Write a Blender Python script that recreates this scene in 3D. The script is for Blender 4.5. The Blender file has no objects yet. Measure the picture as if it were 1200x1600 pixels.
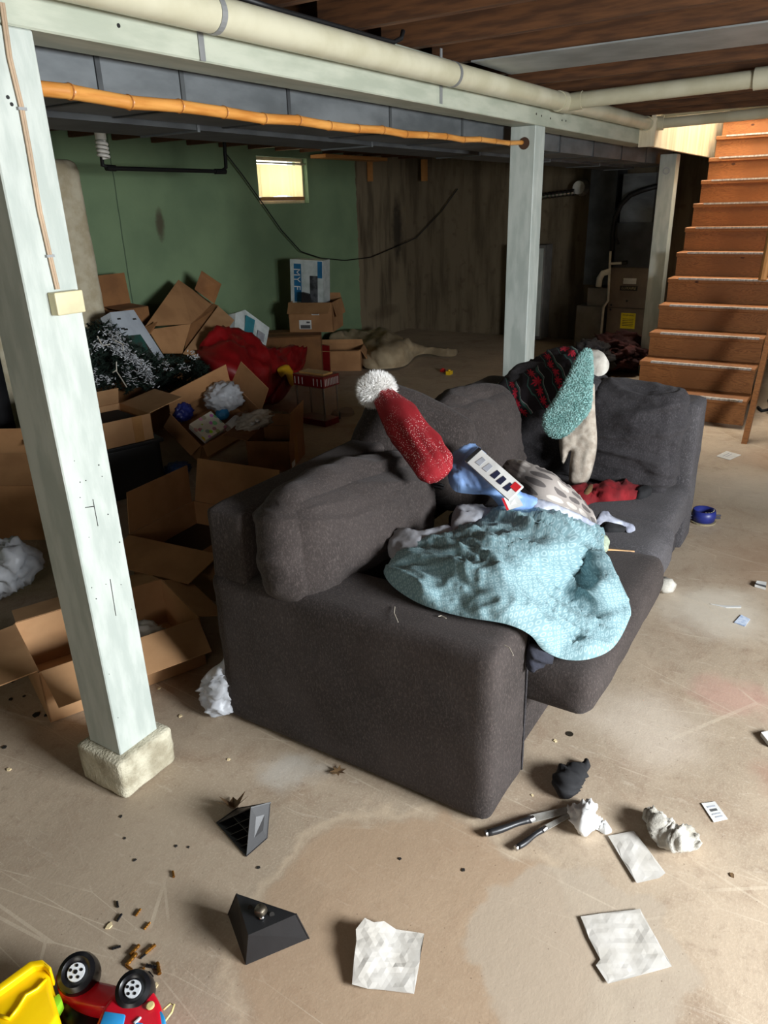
import bpy, bmesh, math, random
import numpy as np
from mathutils import Matrix, Vector, noise, geometry
random.seed(7)
SC = bpy.context.scene
COL = SC.collection
R = math.radians

# ------------------------------------------------------------------ camera, world, light, exposure
CAMH = 1.6
FPX = 1155.0
PITCH, ROLL, YAW = R(22.5), R(-1.72), R(32.55)
_f0 = Vector((math.cos(YAW), math.sin(YAW), 0)); _r0 = Vector((math.sin(YAW), -math.cos(YAW), 0))
FW = _f0 * math.cos(PITCH) + Vector((0, 0, -math.sin(PITCH)))
_u = _f0 * math.sin(PITCH) + Vector((0, 0, math.cos(PITCH)))
RT = _r0 * math.cos(ROLL) + _u * math.sin(ROLL)
UP = -_r0 * math.sin(ROLL) + _u * math.cos(ROLL)
CAM = Vector((0, 0, CAMH))
cam = bpy.data.cameras.new('camera'); camo = bpy.data.objects.new('camera', cam); COL.objects.link(camo)
cam.sensor_fit = 'VERTICAL'; cam.sensor_height = 36.0; cam.lens = 36.0 * FPX / 1600.0
cam.clip_start = 0.02
camo.matrix_world = Matrix(((RT.x, UP.x, -FW.x, 0), (RT.y, UP.y, -FW.y, 0), (RT.z, UP.z, -FW.z, CAMH), (0, 0, 0, 1)))
SC.camera = camo

wd = bpy.data.worlds.new('world'); SC.world = wd; wd.use_nodes = True
bg = wd.node_tree.nodes['Background']; bg.inputs[0].default_value = (0.75, 0.85, 1.0, 1); bg.inputs[1].default_value = 1.0

def area(name, loc, target, sx, sy, power, color, spread=180):
    l = bpy.data.lights.new(name, 'AREA'); l.shape = 'RECTANGLE'; l.size = sx; l.size_y = sy
    l.energy = power; l.color = color; l.spread = R(spread)
    o = bpy.data.objects.new(name, l); COL.objects.link(o); o.location = loc
    o.rotation_euler = (Vector(target) - Vector(loc)).to_track_quat('-Z', 'Y').to_euler()
    return o
# daylight entering by the glazed walk-out door in the wall to the right
area('daylight_door', (1.35, -2.86, 1.55), (1.35, 0.2, 0.0), 1.5, 0.9, 200, (0.93, 0.97, 1.0), 140)
# added fill lamp, unseen, set at a made-up small window in the wall behind
area('fill_light_behind', (-2.36, 0.1, 1.75), (0.5, 0.1, 1.2), 1.0, 0.55, 14, (1.0, 0.93, 0.82))
# daylight coming down the stairwell from the floor above
area('daylight_stairwell', (7.5, 0.95, 3.85), (7.35, 1.0, 0.0), 1.4, 0.7, 150, (1.0, 0.9, 0.76))
# daylight outside the small curtained window
area('daylight_curtain', (6.62, 5.62, 1.9), (6.62, 5.2, 1.86), 0.8, 0.42, 3.0, (1.0, 0.93, 0.8))
SC.view_settings.view_transform = 'Standard'; SC.view_settings.look = 'None'
SC.view_settings.gamma = 1.0; SC.view_settings.use_curve_mapping = False
SC.view_settings.exposure = 0.35

# ------------------------------------------------------------------ pixel helpers (1200 x 1600 frame)
def ray(x, y): return FW + RT * ((x - 600) / FPX) - UP * ((y - 800) / FPX)
def tz(x, y, z): d = ray(x, y); return (z - CAMH) / d.z
def tx(x, y, v): return v / ray(x, y).x
def ty(x, y, v): return v / ray(x, y).y
def PZ(x, y, z=0.0): return CAM + ray(x, y) * tz(x, y, z)
def PX(x, y, v): return CAM + ray(x, y) * tx(x, y, v)
def PY(x, y, v): return CAM + ray(x, y) * ty(x, y, v)
def PK(c):
    x, y, k, v = c
    return {'z': PZ, 'x': PX, 'y': PY}[k](x, y, v)
def TK(c):
    x, y, k, v = c
    return {'z': tz, 'x': tx, 'y': ty}[k](x, y, v)

# ------------------------------------------------------------------ materials
MATS = {}
def srgb(r, g, b):
    def f(c):
        c /= 255.0
        return c / 12.92 if c <= 0.04045 else ((c + 0.055) / 1.055) ** 2.4
    return (f(r), f(g), f(b), 1)
def newmat(name):
    m = bpy.data.materials.new(name); m.use_nodes = True
    MATS[name] = m
    nt = m.node_tree
    return m, nt, nt.nodes['Principled BSDF']
def N(nt, t, **kw):
    n = nt.nodes.new(t)
    for k, v in kw.items():
        if k.startswith('i_'):
            n.inputs[k[2:].replace('_', ' ')].default_value = v
        else: setattr(n, k, v)
    return n
def mixc(nt, fac, a, b, blend='MIX'):
    n = nt.nodes.new('ShaderNodeMix'); n.data_type = 'RGBA'; n.blend_type = blend
    for s, v in ((0, fac), (6, a), (7, b)):
        if isinstance(v, bpy.types.NodeSocket): nt.links.new(v, n.inputs[s])
        else: n.inputs[s].default_value = v
    return n.outputs[2]
def mth(nt, op, a, b=None, clamp=False):
    n = nt.nodes.new('ShaderNodeMath'); n.operation = op; n.use_clamp = clamp
    for s, v in ((0, a), (1, b)):
        if v is None: continue
        if isinstance(v, bpy.types.NodeSocket): nt.links.new(v, n.inputs[s])
        else: n.inputs[s].default_value = v
    return n.outputs[0]
def ramp(nt, fac, a, b):
    n = nt.nodes.new('ShaderNodeMapRange'); n.interpolation_type = 'SMOOTHSTEP'
    nt.links.new(fac, n.inputs[0]); n.inputs[1].default_value = a; n.inputs[2].default_value = b
    return n.outputs[0]
def coords(nt, kind='Object', scale=(1, 1, 1), rot=(0, 0, 0)):
    tc = nt.nodes.new('ShaderNodeTexCoord'); mp = nt.nodes.new('ShaderNodeMapping')
    mp.inputs['Scale'].default_value = scale; mp.inputs['Rotation'].default_value = rot
    nt.links.new(tc.outputs[kind], mp.inputs[0]); return mp.outputs[0]
def noise_t(nt, vec, scale, detail=4, rough=0.55, dist=0.0):
    n = nt.nodes.new('ShaderNodeTexNoise'); n.inputs['Scale'].default_value = scale
    n.inputs['Detail'].default_value = detail; n.inputs['Roughness'].default_value = rough; n.inputs['Distortion'].default_value = dist
    if vec is not None: nt.links.new(vec, n.inputs['Vector'])
    return n.outputs['Fac']
def bump(nt, bsdf, h, strength=0.3, dist=0.01):
    b = nt.nodes.new('ShaderNodeBump'); b.inputs['Strength'].default_value = strength; b.inputs['Distance'].default_value = dist
    nt.links.new(h, b.inputs['Height']); nt.links.new(b.outputs[0], bsdf.inputs['Normal'])
def mat(name, rgb, rough=0.7, metal=0.0, rgb2=None, scale=6.0, lo=0.35, hi=0.65, bstr=0.0, bscale=80, bdist=0.004, stretch=(1, 1, 1), spec=0.5, sheen=0.0, alpha=1.0, trans=0.0):
    m, nt, b = newmat(name)
    c1 = srgb(*rgb)
    b.inputs['Roughness'].default_value = rough; b.inputs['Metallic'].default_value = metal
    b.inputs['Specular IOR Level'].default_value = spec
    b.inputs['Alpha'].default_value = alpha; b.inputs['Transmission Weight'].default_value = trans
    if sheen: b.inputs['Sheen Weight'].default_value = sheen; b.inputs['Sheen Roughness'].default_value = 0.5
    vec = coords(nt, 'Object', stretch)
    if rgb2 is None: rgb2 = tuple(c * 0.86 for c in rgb)
    f = ramp(nt, noise_t(nt, vec, scale, 5), lo, hi)
    nt.links.new(mixc(nt, f, c1, srgb(*rgb2)), b.inputs['Base Color'])
    if bstr: bump(nt, b, noise_t(nt, vec, bscale, 3), bstr, bdist)
    return m
def MM(n): return MATS[n]

# ------------------------------------------------------------------ mesh helpers
WM = {}
def tag(o, label=None, cat=None, group=None, kind=None):
    if label: o['label'] = label
    if cat: o['category'] = cat
    if group: o['group'] = group
    if kind: o['kind'] = kind
    return o
def thing(name, label, cat, loc=(0, 0, 0), group=None, M=None):
    o = bpy.data.objects.new(name, None); COL.objects.link(o); o.empty_display_size = 0.05
    if M is None: M = Matrix.Translation(loc)
    o.matrix_world = M; WM[o.name] = M.copy()
    return tag(o, label, cat, group)
class MB:
    def __init__(s): s.v = []; s.f = []
    def add(s, vs, fs):
        o = len(s.v); s.v += [Vector(v) for v in vs]; s.f += [tuple(i + o for i in f) for f in fs]; return s
    def box(s, c, d, M=None):
        x, y, z = [k / 2 for k in d]; c = Vector(c)
        vs = [Vector((a * x, b * y, e * z)) for e in (-1, 1) for b in (-1, 1) for a in (-1, 1)]
        vs = [(M @ v if M else v) + c for v in vs]
        return s.add(vs, [(0, 2, 3, 1), (4, 5, 7, 6), (0, 1, 5, 4), (2, 6, 7, 3), (0, 4, 6, 2), (1, 3, 7, 5)])
    def span(s, x0, x1, y0, y1, z0, z1):
        return s.box(((x0 + x1) / 2, (y0 + y1) / 2, (z0 + z1) / 2), (abs(x1 - x0), abs(y1 - y0), abs(z1 - z0)))
    def tube(s, pts, r, n=10, cap=True):
        pts = [Vector(p) for p in pts]; rs = r if isinstance(r, (list, tuple)) else [r] * len(pts)
        o = len(s.v); prev = None
        for i, p in enumerate(pts):
            d = (pts[min(i + 1, len(pts) - 1)] - pts[max(i - 1, 0)]).normalized()
            if prev is None:
                a = d.cross(Vector((0, 0, 1)))
                if a.length < 0.05: a = d.cross(Vector((1, 0, 0)))
            else: a = prev - d * prev.dot(d)
            a.normalize(); prev = a; b = d.cross(a)
            for k in range(n):
                t = 2 * math.pi * k / n; s.v.append(p + (a * math.cos(t) + b * math.sin(t)) * rs[i])
        for i in range(len(pts) - 1):
            for k in range(n):
                k2 = (k + 1) % n
                s.f.append((o + i * n + k, o + i * n + k2, o + (i + 1) * n + k2, o + (i + 1) * n + k))
        if cap:
            s.f.append(tuple(o + k for k in range(n))[::-1]); s.f.append(tuple(o + (len(pts) - 1) * n + k for k in range(n)))
        return s
    def prism(s, poly, d):   # poly: 3D points, extruded by vector d
        n = len(poly); d = Vector(d); a = [Vector(p) for p in poly]
        fs = [tuple(range(n))[::-1], tuple(range(n, 2 * n))] + [(i, (i + 1) % n, n + (i + 1) % n, n + i) for i in range(n)]
        return s.add(a + [p + d for p in a], fs)
    def lathe(s, prof, c=(0, 0, 0), n=20, M=None):
        o = len(s.v); c = Vector(c)
        for (r, z) in prof:
            for k in range(n):
                t = 2 * math.pi * k / n; v = Vector((r * math.cos(t), r * math.sin(t), z)); s.v.append((M @ v if M else v) + c)
        for i in range(len(prof) - 1):
            for k in range(n):
                k2 = (k + 1) % n; s.f.append((o + i * n + k, o + i * n + k2, o + (i + 1) * n + k2, o + (i + 1) * n + k))
        s.f.append(tuple(o + k for k in range(n))[::-1]); s.f.append(tuple(o + (len(prof) - 1) * n + k for k in range(n)))
        return s
    def build(s, name, m, parent=None, smooth=False, local=False, bevel=0.0, seg=2, recalc=True):
        me = bpy.data.meshes.new(name)
        vs = s.v
        top = parent
        while top is not None and top.parent is not None: top = top.parent
        if parent is not None and not local:
            inv = WM[top.name].inverted(); vs = [inv @ v for v in vs]
        base = Vector((0, 0, 0))
        if parent is None:
            lo = Vector([min(v[i] for v in vs) for i in range(3)]); hi = Vector([max(v[i] for v in vs) for i in range(3)])
            base = Vector(((lo.x + hi.x) / 2, (lo.y + hi.y) / 2, lo.z)) if not getattr(s, 'origin0', False) else Vector((0, 0, 0))
            vs = [v - base for v in vs]
        me.from_pydata([tuple(v) for v in vs], [], s.f)
        if recalc or bevel:
            bm = bmesh.new(); bm.from_mesh(me)
            if recalc: bmesh.ops.recalc_face_normals(bm, faces=bm.faces)
            if bevel: bmesh.ops.bevel(bm, geom=list(bm.edges), offset=bevel, segments=seg, affect='EDGES', profile=0.5, clamp_overlap=True)
            bm.to_mesh(me); bm.free()
        if isinstance(m, str): m = MATS[m]
        me.materials.append(m)
        if smooth:
            for p in me.polygons: p.use_smooth = True
        o = bpy.data.objects.new(name, me); COL.objects.link(o)
        if parent is not None: o.parent = parent
        else: o.location = base; WM[o.name] = Matrix.Translation(base)
        return o
def struct(name, mb, m, **kw):
    mb.origin0 = True
    return tag(mb.build(name, m, **kw), kind='structure')
def autosmooth(o, ang=40):
    me = o.data
    for p in me.polygons: p.use_smooth = True
    bm = bmesh.new(); bm.from_mesh(me)
    for e in bm.edges:
        if len(e.link_faces) == 2 and e.calc_face_angle(0) > R(ang): e.smooth = False
    bm.to_mesh(me); bm.free(); return o
def text(body, size, M, m, parent, name='lettering', align='CENTER', shear=0.0):
    cu = bpy.data.curves.new(name, 'FONT'); cu.body = body; cu.size = size; cu.align_x = align; cu.align_y = 'CENTER'; cu.extrude = 0.0004; cu.shear = shear
    tmp = bpy.data.objects.new('tmp', cu); COL.objects.link(tmp)
    me = bpy.data.meshes.new_from_object(tmp)
    bpy.data.objects.remove(tmp); bpy.data.curves.remove(cu)
    top = parent
    while top.parent is not None: top = top.parent
    me.transform(WM[top.name].inverted() @ M)
    me.materials.clear(); me.materials.append(MATS[m]); me.name = name
    o = bpy.data.objects.new(name, me); COL.objects.link(o); o.parent = parent
    return o
def frame(o, xdir, ydir):   # matrix with local x along xdir, y along ydir-ish, z = x cross y
    x = Vector(xdir).normalized(); z = x.cross(Vector(ydir)).normalized(); y = z.cross(x)
    return Matrix(((x.x, y.x, z.x, o[0]), (x.y, y.y, z.y, o[1]), (x.z, y.z, z.z, o[2]), (0, 0, 0, 1)))
def fbm(p, sc, off=0.0): return noise.fractal(Vector(p) * sc + Vector((off, off * 1.7, -off)), 0.9, 2.1, 4)
def ridge(p, sc, off=0.0):
    v = noise.noise(Vector(p) * sc + Vector((off, off * .6, off * 1.3)))
    return 1 - abs(v) * 2.2
def crease(q, sc, seed, rg=1.0):
    w = Vector((noise.noise(q * sc * .7 + Vector((seed, 3, 1))), noise.noise(q * sc * .7 + Vector((9, seed, 5))), noise.noise(q * sc * .7 + Vector((2, 8, seed))))) * (.5 / sc)
    p = q + w; t = 0
    for k, a in ((1.0, .8), (2.2, .5 * rg), (4.7, .28 * rg)):
        t += a * (max(0.0, 1 - abs(noise.noise(p * sc * k + Vector((seed + k, seed * .6, seed * 1.3)))) * 3.2) - .3)
    return t + .5 * noise.noise(p * sc * .5 + Vector((seed, 0, 0)))
def rbox(size, r=0.05, n=14, bulge=(0, 0, 0), wr=0.0, wsc=6.0, wst=(1, 1, 1), seed=0.0, sag=0.0):
    """rounded, bulging, wrinkled cushion centred at the origin; returns verts, faces"""
    bm = bmesh.new(); bmesh.ops.create_cube(bm, size=2.0)
    bmesh.ops.subdivide_edges(bm, edges=bm.edges[:], cuts=n, use_grid_fill=True)
    h = Vector(size) / 2
    out = []
    for v in bm.verts:
        q = Vector([.45 * k + .55 * math.sin(k * math.pi / 2) for k in v.co])
        p = Vector((q.x * h.x, q.y * h.y, q.z * h.z))
        inner = Vector([max(-(h[i] - r), min(h[i] - r, p[i])) for i in range(3)])
        d = p - inner
        if d.length > 1e-9: p = inner + d.normalized() * r
        nrm = d.normalized() if d.length > 1e-9 else Vector((0, 0, 0))
        w = [(1 - q[i] * q[i]) for i in range(3)]
        p.x += q.x * bulge[0] * w[1] * w[2]; p.y += q.y * bulge[1] * w[0] * w[2]; p.z += q.z * bulge[2] * w[0] * w[1]
        if sag: p.z -= sag * w[0] * w[1] * (1 if q.z > 0 else 0)
        if wr:
            s = Vector((p.x * wst[0], p.y * wst[1], p.z * wst[2]))
            p += nrm * wr * crease(s, wsc, seed, .45)
        out.append(p)
    bm.verts.index_update()
    fs = [tuple(v.index for v in f.verts) for f in bm.faces]
    bm.free(); return out, fs
def cushion(name, m, parent, M, size, **kw):
    vs, fs = rbox(size, **kw); b = MB(); b.add([M @ v for v in vs], fs)
    o = b.build(name, m, parent, smooth=True)
    return o
def rot(x=0, y=0, z=0): return Matrix.Rotation(R(z), 4, 'Z') @ Matrix.Rotation(R(y), 4, 'Y') @ Matrix.Rotation(R(x), 4, 'X')
def T(x, y=None, z=None):
    return Matrix.Translation(x if y is None else (x, y, z))
def smoothpoly(pts, k):
    """resample a closed pixel outline with a Catmull-Rom curve"""
    n = len(pts); out = []
    for i in range(n):
        p0, p1, p2, p3 = [np.array(pts[(i + j) % n], float) for j in (-1, 0, 1, 2)]
        m = max(1, int(np.linalg.norm(p2 - p1) / k))
        for a in range(m):
            t = a / m
            out.append(0.5 * (2 * p1 + (p2 - p0) * t + (2 * p0 - 5 * p1 + 4 * p2 - p3) * t * t + (3 * p1 - p0 - 3 * p2 + p3) * t ** 3))
    return out
def inside(p, poly):
    x, y = p; c = False; j = len(poly) - 1
    for i in range(len(poly)):
        xi, yi = poly[i]; xj, yj = poly[j]
        if (yi > y) != (yj > y) and x < (xj - xi) * (y - yi) / (yj - yi) + xi: c = not c
        j = i
    return c
def drape(name, m, outline, ctrl, step=6, thick=0.012, fold=0.015, fsc=9.0, fst=(1, 1, 1), puff=0.02, seed=0.0, parent=None, smooth=True, curve=True, fine=0.0, finesc=40, kind=None, nudge=0.0, rg=1.0, soft=3.0):
    """cloth or bag lying on things: outline traced, distance from what it lies on at the control points; a closed body with thickness and folds"""
    poly = smoothpoly(outline, step) if curve else [np.array(p, float) for p in outline]
    C = np.array([[c[0], c[1]] for c in ctrl], float); tv = np.array([TK(c) for c in ctrl])
    def phi(r): return np.where(r > 0, r * r * np.log(r + 1e-9), 0.0)
    K = phi(np.linalg.norm(C[:, None] - C[None], axis=2)) + np.eye(len(C)) * 20
    P = np.c_[np.ones(len(C)), C]; A = np.block([[K, P], [P.T, np.zeros((3, 3))]])
    w = np.linalg.solve(A, np.r_[tv, 0, 0, 0])
    def tt(x, y):
        r = np.hypot(C[:, 0] - x, C[:, 1] - y); return float(phi(r) @ w[:-3] + w[-3] + w[-2] * x + w[-1] * y)
    xs = [p[0] for p in poly]; ys = [p[1] for p in poly]
    pts = [Vector((float(p[0]), float(p[1]))) for p in poly]; nb = len(pts)
    edges = [(i, (i + 1) % nb) for i in range(nb)]
    B = np.array(poly)
    gx = np.arange(min(xs), max(xs), step)
    for iy, y in enumerate(np.arange(min(ys), max(ys), step * 0.87)):
        for x in gx + (step / 2 if iy % 2 else 0):
            if inside((x, y), poly) and np.min(np.hypot(B[:, 0] - x, B[:, 1] - y)) > step * 0.6: pts.append(Vector((x, y)))
    V2, _, F, _, _, _ = geometry.delaunay_2d_cdt(pts, edges, [], 1, 1e-4)
    dist = [float(np.min(np.hypot(B[:, 0] - p.x, B[:, 1] - p.y))) for p in V2]
    dmax = max(dist) + 1e-6
    pos = [CAM + ray(p.x, p.y) * tt(p.x, p.y) for p in V2]
    nr = [Vector((0, 0, 0)) for _ in V2]
    for f in F:
        a, b, c = [pos[i] for i in f[:3]]; n = (b - a).cross(c - a)
        if n.dot(CAM - a) < 0: n = -n
        for i in f: nr[i] += n
    top = []; bot = []
    for i, p in enumerate(pos):
        n = nr[i].normalized() if nr[i].length > 0 else Vector((0, 0, 1))
        e = min(1.0, dist[i] / (soft * step)); e = math.sqrt(max(0, 1 - (1 - e) ** 2))
        q = Vector((p.x * fst[0], p.y * fst[1], p.z * fst[2]))
        h = puff * e + fold * e * crease(q, fsc, seed, rg)
        if fine: h += fine * noise.noise(p * finesc)
        top.append(p + n * (nudge + thick * 0.5 * e + h)); bot.append(p + n * nudge - n * thick * 0.5 * e)
    b = MB(); nv = len(V2)
    b.v = top + bot; b.f = [tuple(f) for f in F] + [tuple(i + nv for i in f)[::-1] for f in F]
    bn = {}
    for f in F:
        for i in range(len(f)):
            k = (f[i], f[(i + 1) % len(f)]); bn[k] = bn.get(k, 0) + 1
    for (i, j) in bn:
        if (j, i) not in bn: b.f.append((j, i, i + nv, j + nv))
    o = b.build(name, m, parent, smooth=smooth)
    uv = o.data.uv_layers.new(name='UVMap')
    for lp in o.data.loops:
        p = V2[lp.vertex_index % nv]; uv.data[lp.index].uv = (p.x / 100.0, p.y / 100.0)
    o['_n'] = 0; del o['_n']
    return o
def blob(name, m, loc, size, seed=0.0, amp=0.25, sc=2.5, sub=4, M=None, parent=None, flat=True, smooth=True, power=1.0):
    bm = bmesh.new(); bmesh.ops.create_icosphere(bm, subdivisions=sub, radius=1.0)
    vs = []
    for v in bm.verts:
        p = v.co.copy(); q = p * (1 + amp * crease(p, sc * .8, seed))
        q = Vector((q.x * size[0] / 2, q.y * size[1] / 2, q.z * size[2] / 2))
        if M: q = M @ q
        vs.append(q)
    lo = min(v.z for v in vs)
    if flat: vs = [Vector((v.x, v.y, max(0.0, v.z - lo - size[2] * .08))) for v in vs]
    bm.verts.index_update(); fs = [tuple(v.index for v in f.verts) for f in bm.faces]; bm.free()
    b = MB(); b.add([v + Vector(loc) for v in vs], fs)
    return b.build(name, m, parent, smooth=smooth)

# ------------------------------------------------------------------ material library
mat('white_paint', (184, 190, 183), 0.55, rgb2=(164, 172, 165), scale=5, bstr=0.12, bscale=40, stretch=(4, 4, 1))
mat('beam_paint', (178, 182, 166), 0.5, rgb2=(158, 164, 148), scale=4, bstr=0.1, bscale=50, stretch=(1, 4, 4))
mat('cream_panel', (236, 226, 198), 0.55, rgb2=(216, 200, 168), scale=3, stretch=(6, 6, .6))
mat('block', (196, 190, 168), 0.95, rgb2=(150, 142, 120), scale=12, bstr=0.8, bscale=120, bdist=0.006)
mat('pvc', (198, 194, 170), 0.35, rgb2=(182, 177, 150), scale=5)
mat('pvc_white', (215, 212, 200), 0.4)
mat('strap_metal', (150, 152, 152), 0.45, 0.3)
mat('steel', (190, 190, 190), 0.25, 1.0)
mat('zinc_strip', (196, 194, 192), 0.5, 0.25, rgb2=(150, 146, 142), scale=20, stretch=(1, 3, 1))
mat('galvanised', (118, 122, 124), 0.55, 0.35, rgb2=(84, 88, 90), scale=3, lo=.3, hi=.7, stretch=(1, 1, 2.5))
mat('sheet_metal', (164, 168, 168), 0.5, 0.3, rgb2=(138, 142, 142), scale=4)
mat('duct_dark', (72, 75, 76), 0.6, 0.25, rgb2=(56, 58, 60), scale=6)
mat('joist_wood', (104, 66, 36), 0.75, rgb2=(72, 44, 23), scale=6, stretch=(8, .8, 8), bstr=.1, bscale=30)
mat('subfloor', (64, 42, 24), 0.8, rgb2=(48, 30, 18), scale=4)
mat('dark_wood', (70, 46, 30), 0.8, rgb2=(48, 30, 20), scale=5)
mat('bamboo', (206, 146, 74), 0.38, rgb2=(180, 116, 50), scale=9, stretch=(.6, 5, 5))
mat('bamboo_ring', (150, 92, 40), 0.5)
mat('black_rubber', (16, 16, 17), 0.55)
mat('black_iron', (22, 22, 22), 0.6, 0.3)
mat('black_plastic', (24, 24, 26), 0.42, rgb2=(32, 32, 34), bstr=.15, bscale=400, bdist=.0008)
mat('black_cloth', (20, 20, 23), 0.85, bstr=.2, bscale=300, bdist=.001)
mat('tan_cable', (186, 160, 132), 0.5)
mat('cream_plastic', (214, 204, 164), 0.45)
mat('white_plastic', (232, 232, 230), 0.35)
mat('cardboard', (168, 124, 82), 0.85, rgb2=(150, 108, 70), scale=5, bstr=.05, bscale=12)
mat('cardboard_dark', (140, 96, 56), 0.85, rgb2=(120, 80, 46), scale=5)
mat('cardboard_pale', (188, 146, 104), 0.85, rgb2=(172, 130, 90), scale=5)
mat('tape', (176, 132, 84), 0.25, rgb2=(164, 120, 76))
mat('paper_white', (228, 228, 224), 0.8)
mat('barcode', (90, 90, 90), 0.8)
mat('mattress', (206, 196, 170), 0.9, rgb2=(184, 170, 140), scale=9, bstr=.5, bscale=14, bdist=.01)
mat('product_grey', (190, 198, 206), 0.5, rgb2=(176, 184, 194))
mat('product_teal', (36, 84, 76), 0.5, rgb2=(60, 50, 44), scale=14)
mat('product_white', (205, 212, 210), 0.5, rgb2=(180, 190, 186), scale=9)
mat('product_blue', (32, 112, 160), 0.5)
mat('product_dark', (40, 42, 46), 0.5, rgb2=(90, 92, 96), scale=16)
mat('product_cyan', (52, 128, 140), 0.5)
mat('needle', (24, 44, 32), 0.7, rgb2=(16, 30, 24), scale=20)
mat('tinsel', (235, 238, 242), 0.25, 0.35)
mat('wire_pale', (190, 184, 170), 0.5)
mat('red_bag', (138, 14, 18), 0.5, rgb2=(112, 8, 12), scale=5, bstr=.2, bscale=20)
mat('yellow_bag', (222, 170, 30), 0.5)
mat('red_metal', (120, 16, 22), 0.35, rgb2=(96, 10, 16))
mat('gold_trim', (196, 150, 90), 0.4)
mat('tarp', (172, 154, 124), 0.9, rgb2=(146, 128, 100), scale=5, bstr=.2, bscale=60)
mat('furnace', (112, 98, 84), 0.5, rgb2=(98, 86, 74), metal=.1)
mat('furnace_plate', (24, 22, 20), 0.4)
mat('gold_print', (190, 176, 130), 0.4)
mat('sticker_yellow', (232, 208, 30), 0.5)
mat('sticker_white', (220, 220, 214), 0.6)
mat('print_dark', (40, 40, 40), 0.7)
mat('grey_box', (120, 116, 110), 0.7)
mat('maroon_cloth', (78, 34, 32), 0.9, rgb2=(50, 20, 22), bstr=.2, bscale=60)
mat('dark_cloth', (26, 25, 28), 0.9, rgb2=(36, 34, 38), bstr=.2, bscale=60)
mat('red_cloth', (132, 14, 24), 0.9, rgb2=(98, 6, 14), scale=10, bstr=.3, bscale=200)
mat('red_knit', (182, 16, 30), 0.9, rgb2=(150, 8, 20), scale=14, bstr=.5, bscale=260, bdist=.003, sheen=.2)
mat('white_fur', (240, 238, 234), 0.9, sheen=.3)
mat('teal_fur', (146, 184, 180), 0.9, rgb2=(122, 166, 162), scale=30, sheen=.3)
mat('grey_knit', (186, 176, 162), 0.95, rgb2=(160, 148, 134), scale=30, bstr=.6, bscale=300, bdist=.003)
mat('white_knit', (206, 202, 192), 0.95, rgb2=(186, 180, 170), scale=30, bstr=.5, bscale=220, bdist=.003)
mat('grey_sock', (196, 192, 182), 0.95, rgb2=(150, 144, 132), scale=14, bstr=.5, bscale=260, bdist=.003)
mat('blue_satin', (136, 168, 214), 0.4, rgb2=(104, 134, 184), scale=10, bstr=.15, bscale=40)
mat('grey_lining', (120, 118, 120), 0.85, rgb2=(160, 164, 172), scale=6, bstr=.2, bscale=50)
mat('pale_satin', (184, 188, 200), 0.6, rgb2=(140, 144, 160), scale=12)
mat('navy', (30, 34, 62), 0.6)
mat('label_red', (206, 36, 44), 0.5)
mat('tissue', (238, 238, 236), 0.9, bstr=.2, bscale=50)
mat('paper_grey', (198, 194, 187), 0.85, rgb2=(180, 175, 166), scale=14, bstr=.12, bscale=60, bdist=.002)
mat('card_blue', (160, 182, 214), 0.4, rgb2=(210, 220, 235), scale=60)
mat('blade', (170, 168, 162), 0.4, .15, rgb2=(140, 136, 128), scale=30)
mat('toy_red', (206, 24, 44), 0.28, rgb2=(190, 18, 38))
mat('toy_yellow', (248, 206, 8), 0.32, rgb2=(240, 190, 4))
mat('toy_blue', (46, 152, 216), 0.35)
mat('toy_black', (16, 16, 20), 0.3)
mat('toy_white', (214, 218, 222), 0.4)
mat('toy_lime', (140, 204, 40), 0.35)
mat('toy_cream', (238, 220, 150), 0.35)
mat('plastic_green', (60, 170, 50), 0.35)
mat('plastic_orange', (220, 92, 40), 0.4)
mat('plastic_red', (190, 30, 30), 0.4)
mat('plastic_yellow', (228, 186, 30), 0.4)
mat('toy_indigo', (36, 46, 120), 0.4, rgb2=(28, 36, 96))
mat('brass', (190, 134, 60), 0.3, 0.9, rgb2=(140, 92, 36), scale=40)
mat('coin', (96, 88, 76), 0.4, 0.8)
mat('leaf_brown', (110, 84, 52), 0.8, rgb2=(80, 58, 36), scale=30)
mat('chip_dark', (28, 24, 20), 0.8)
mat('chip_pale', (224, 204, 160), 0.8)
mat('stick_wood', (196, 150, 96), 0.6)
mat('thread', (190, 180, 164), 0.8)
mat('rope_knit', (170, 182, 160), 0.95, rgb2=(140, 150, 128), scale=40, bstr=.5, bscale=260, bdist=.003)
mat('denim_dark', (34, 36, 48), 0.9, rgb2=(24, 26, 36), bstr=.3, bscale=90)
mat('beige_cloth', (150, 138, 110), 0.9, bstr=.2, bscale=80)
mat('blue_plastic', (40, 70, 120), 0.3)
mat('cfl', (225, 222, 212), 0.35)
mat('vinyl_curtain_rod', (214, 200, 170), 0.4, .4)
mat('window_frame', (210, 196, 160), 0.5)
mat('door_frame', (225, 225, 222), 0.4)

m, nt, b = newmat('plastic_bag')
b.inputs['Base Color'].default_value = srgb(206, 210, 216); b.inputs['Roughness'].default_value = .35
b.inputs['Alpha'].default_value = .7; b.inputs['Subsurface Weight'].default_value = 0
bump(nt, b, noise_t(nt, coords(nt), 30, 4), .4, .006)
m, nt, b = newmat('clear_glass')
b.inputs['Base Color'].default_value = (.9, .95, .95, 1); b.inputs['Roughness'].default_value = .05; b.inputs['Transmission Weight'].default_value = 1; b.inputs['IOR'].default_value = 1.2
m, nt, b = newmat('popcorn_glass')
b.inputs['Base Color'].default_value = srgb(150, 120, 100); b.inputs['Roughness'].default_value = .08; b.inputs['Alpha'].default_value = .35

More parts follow.
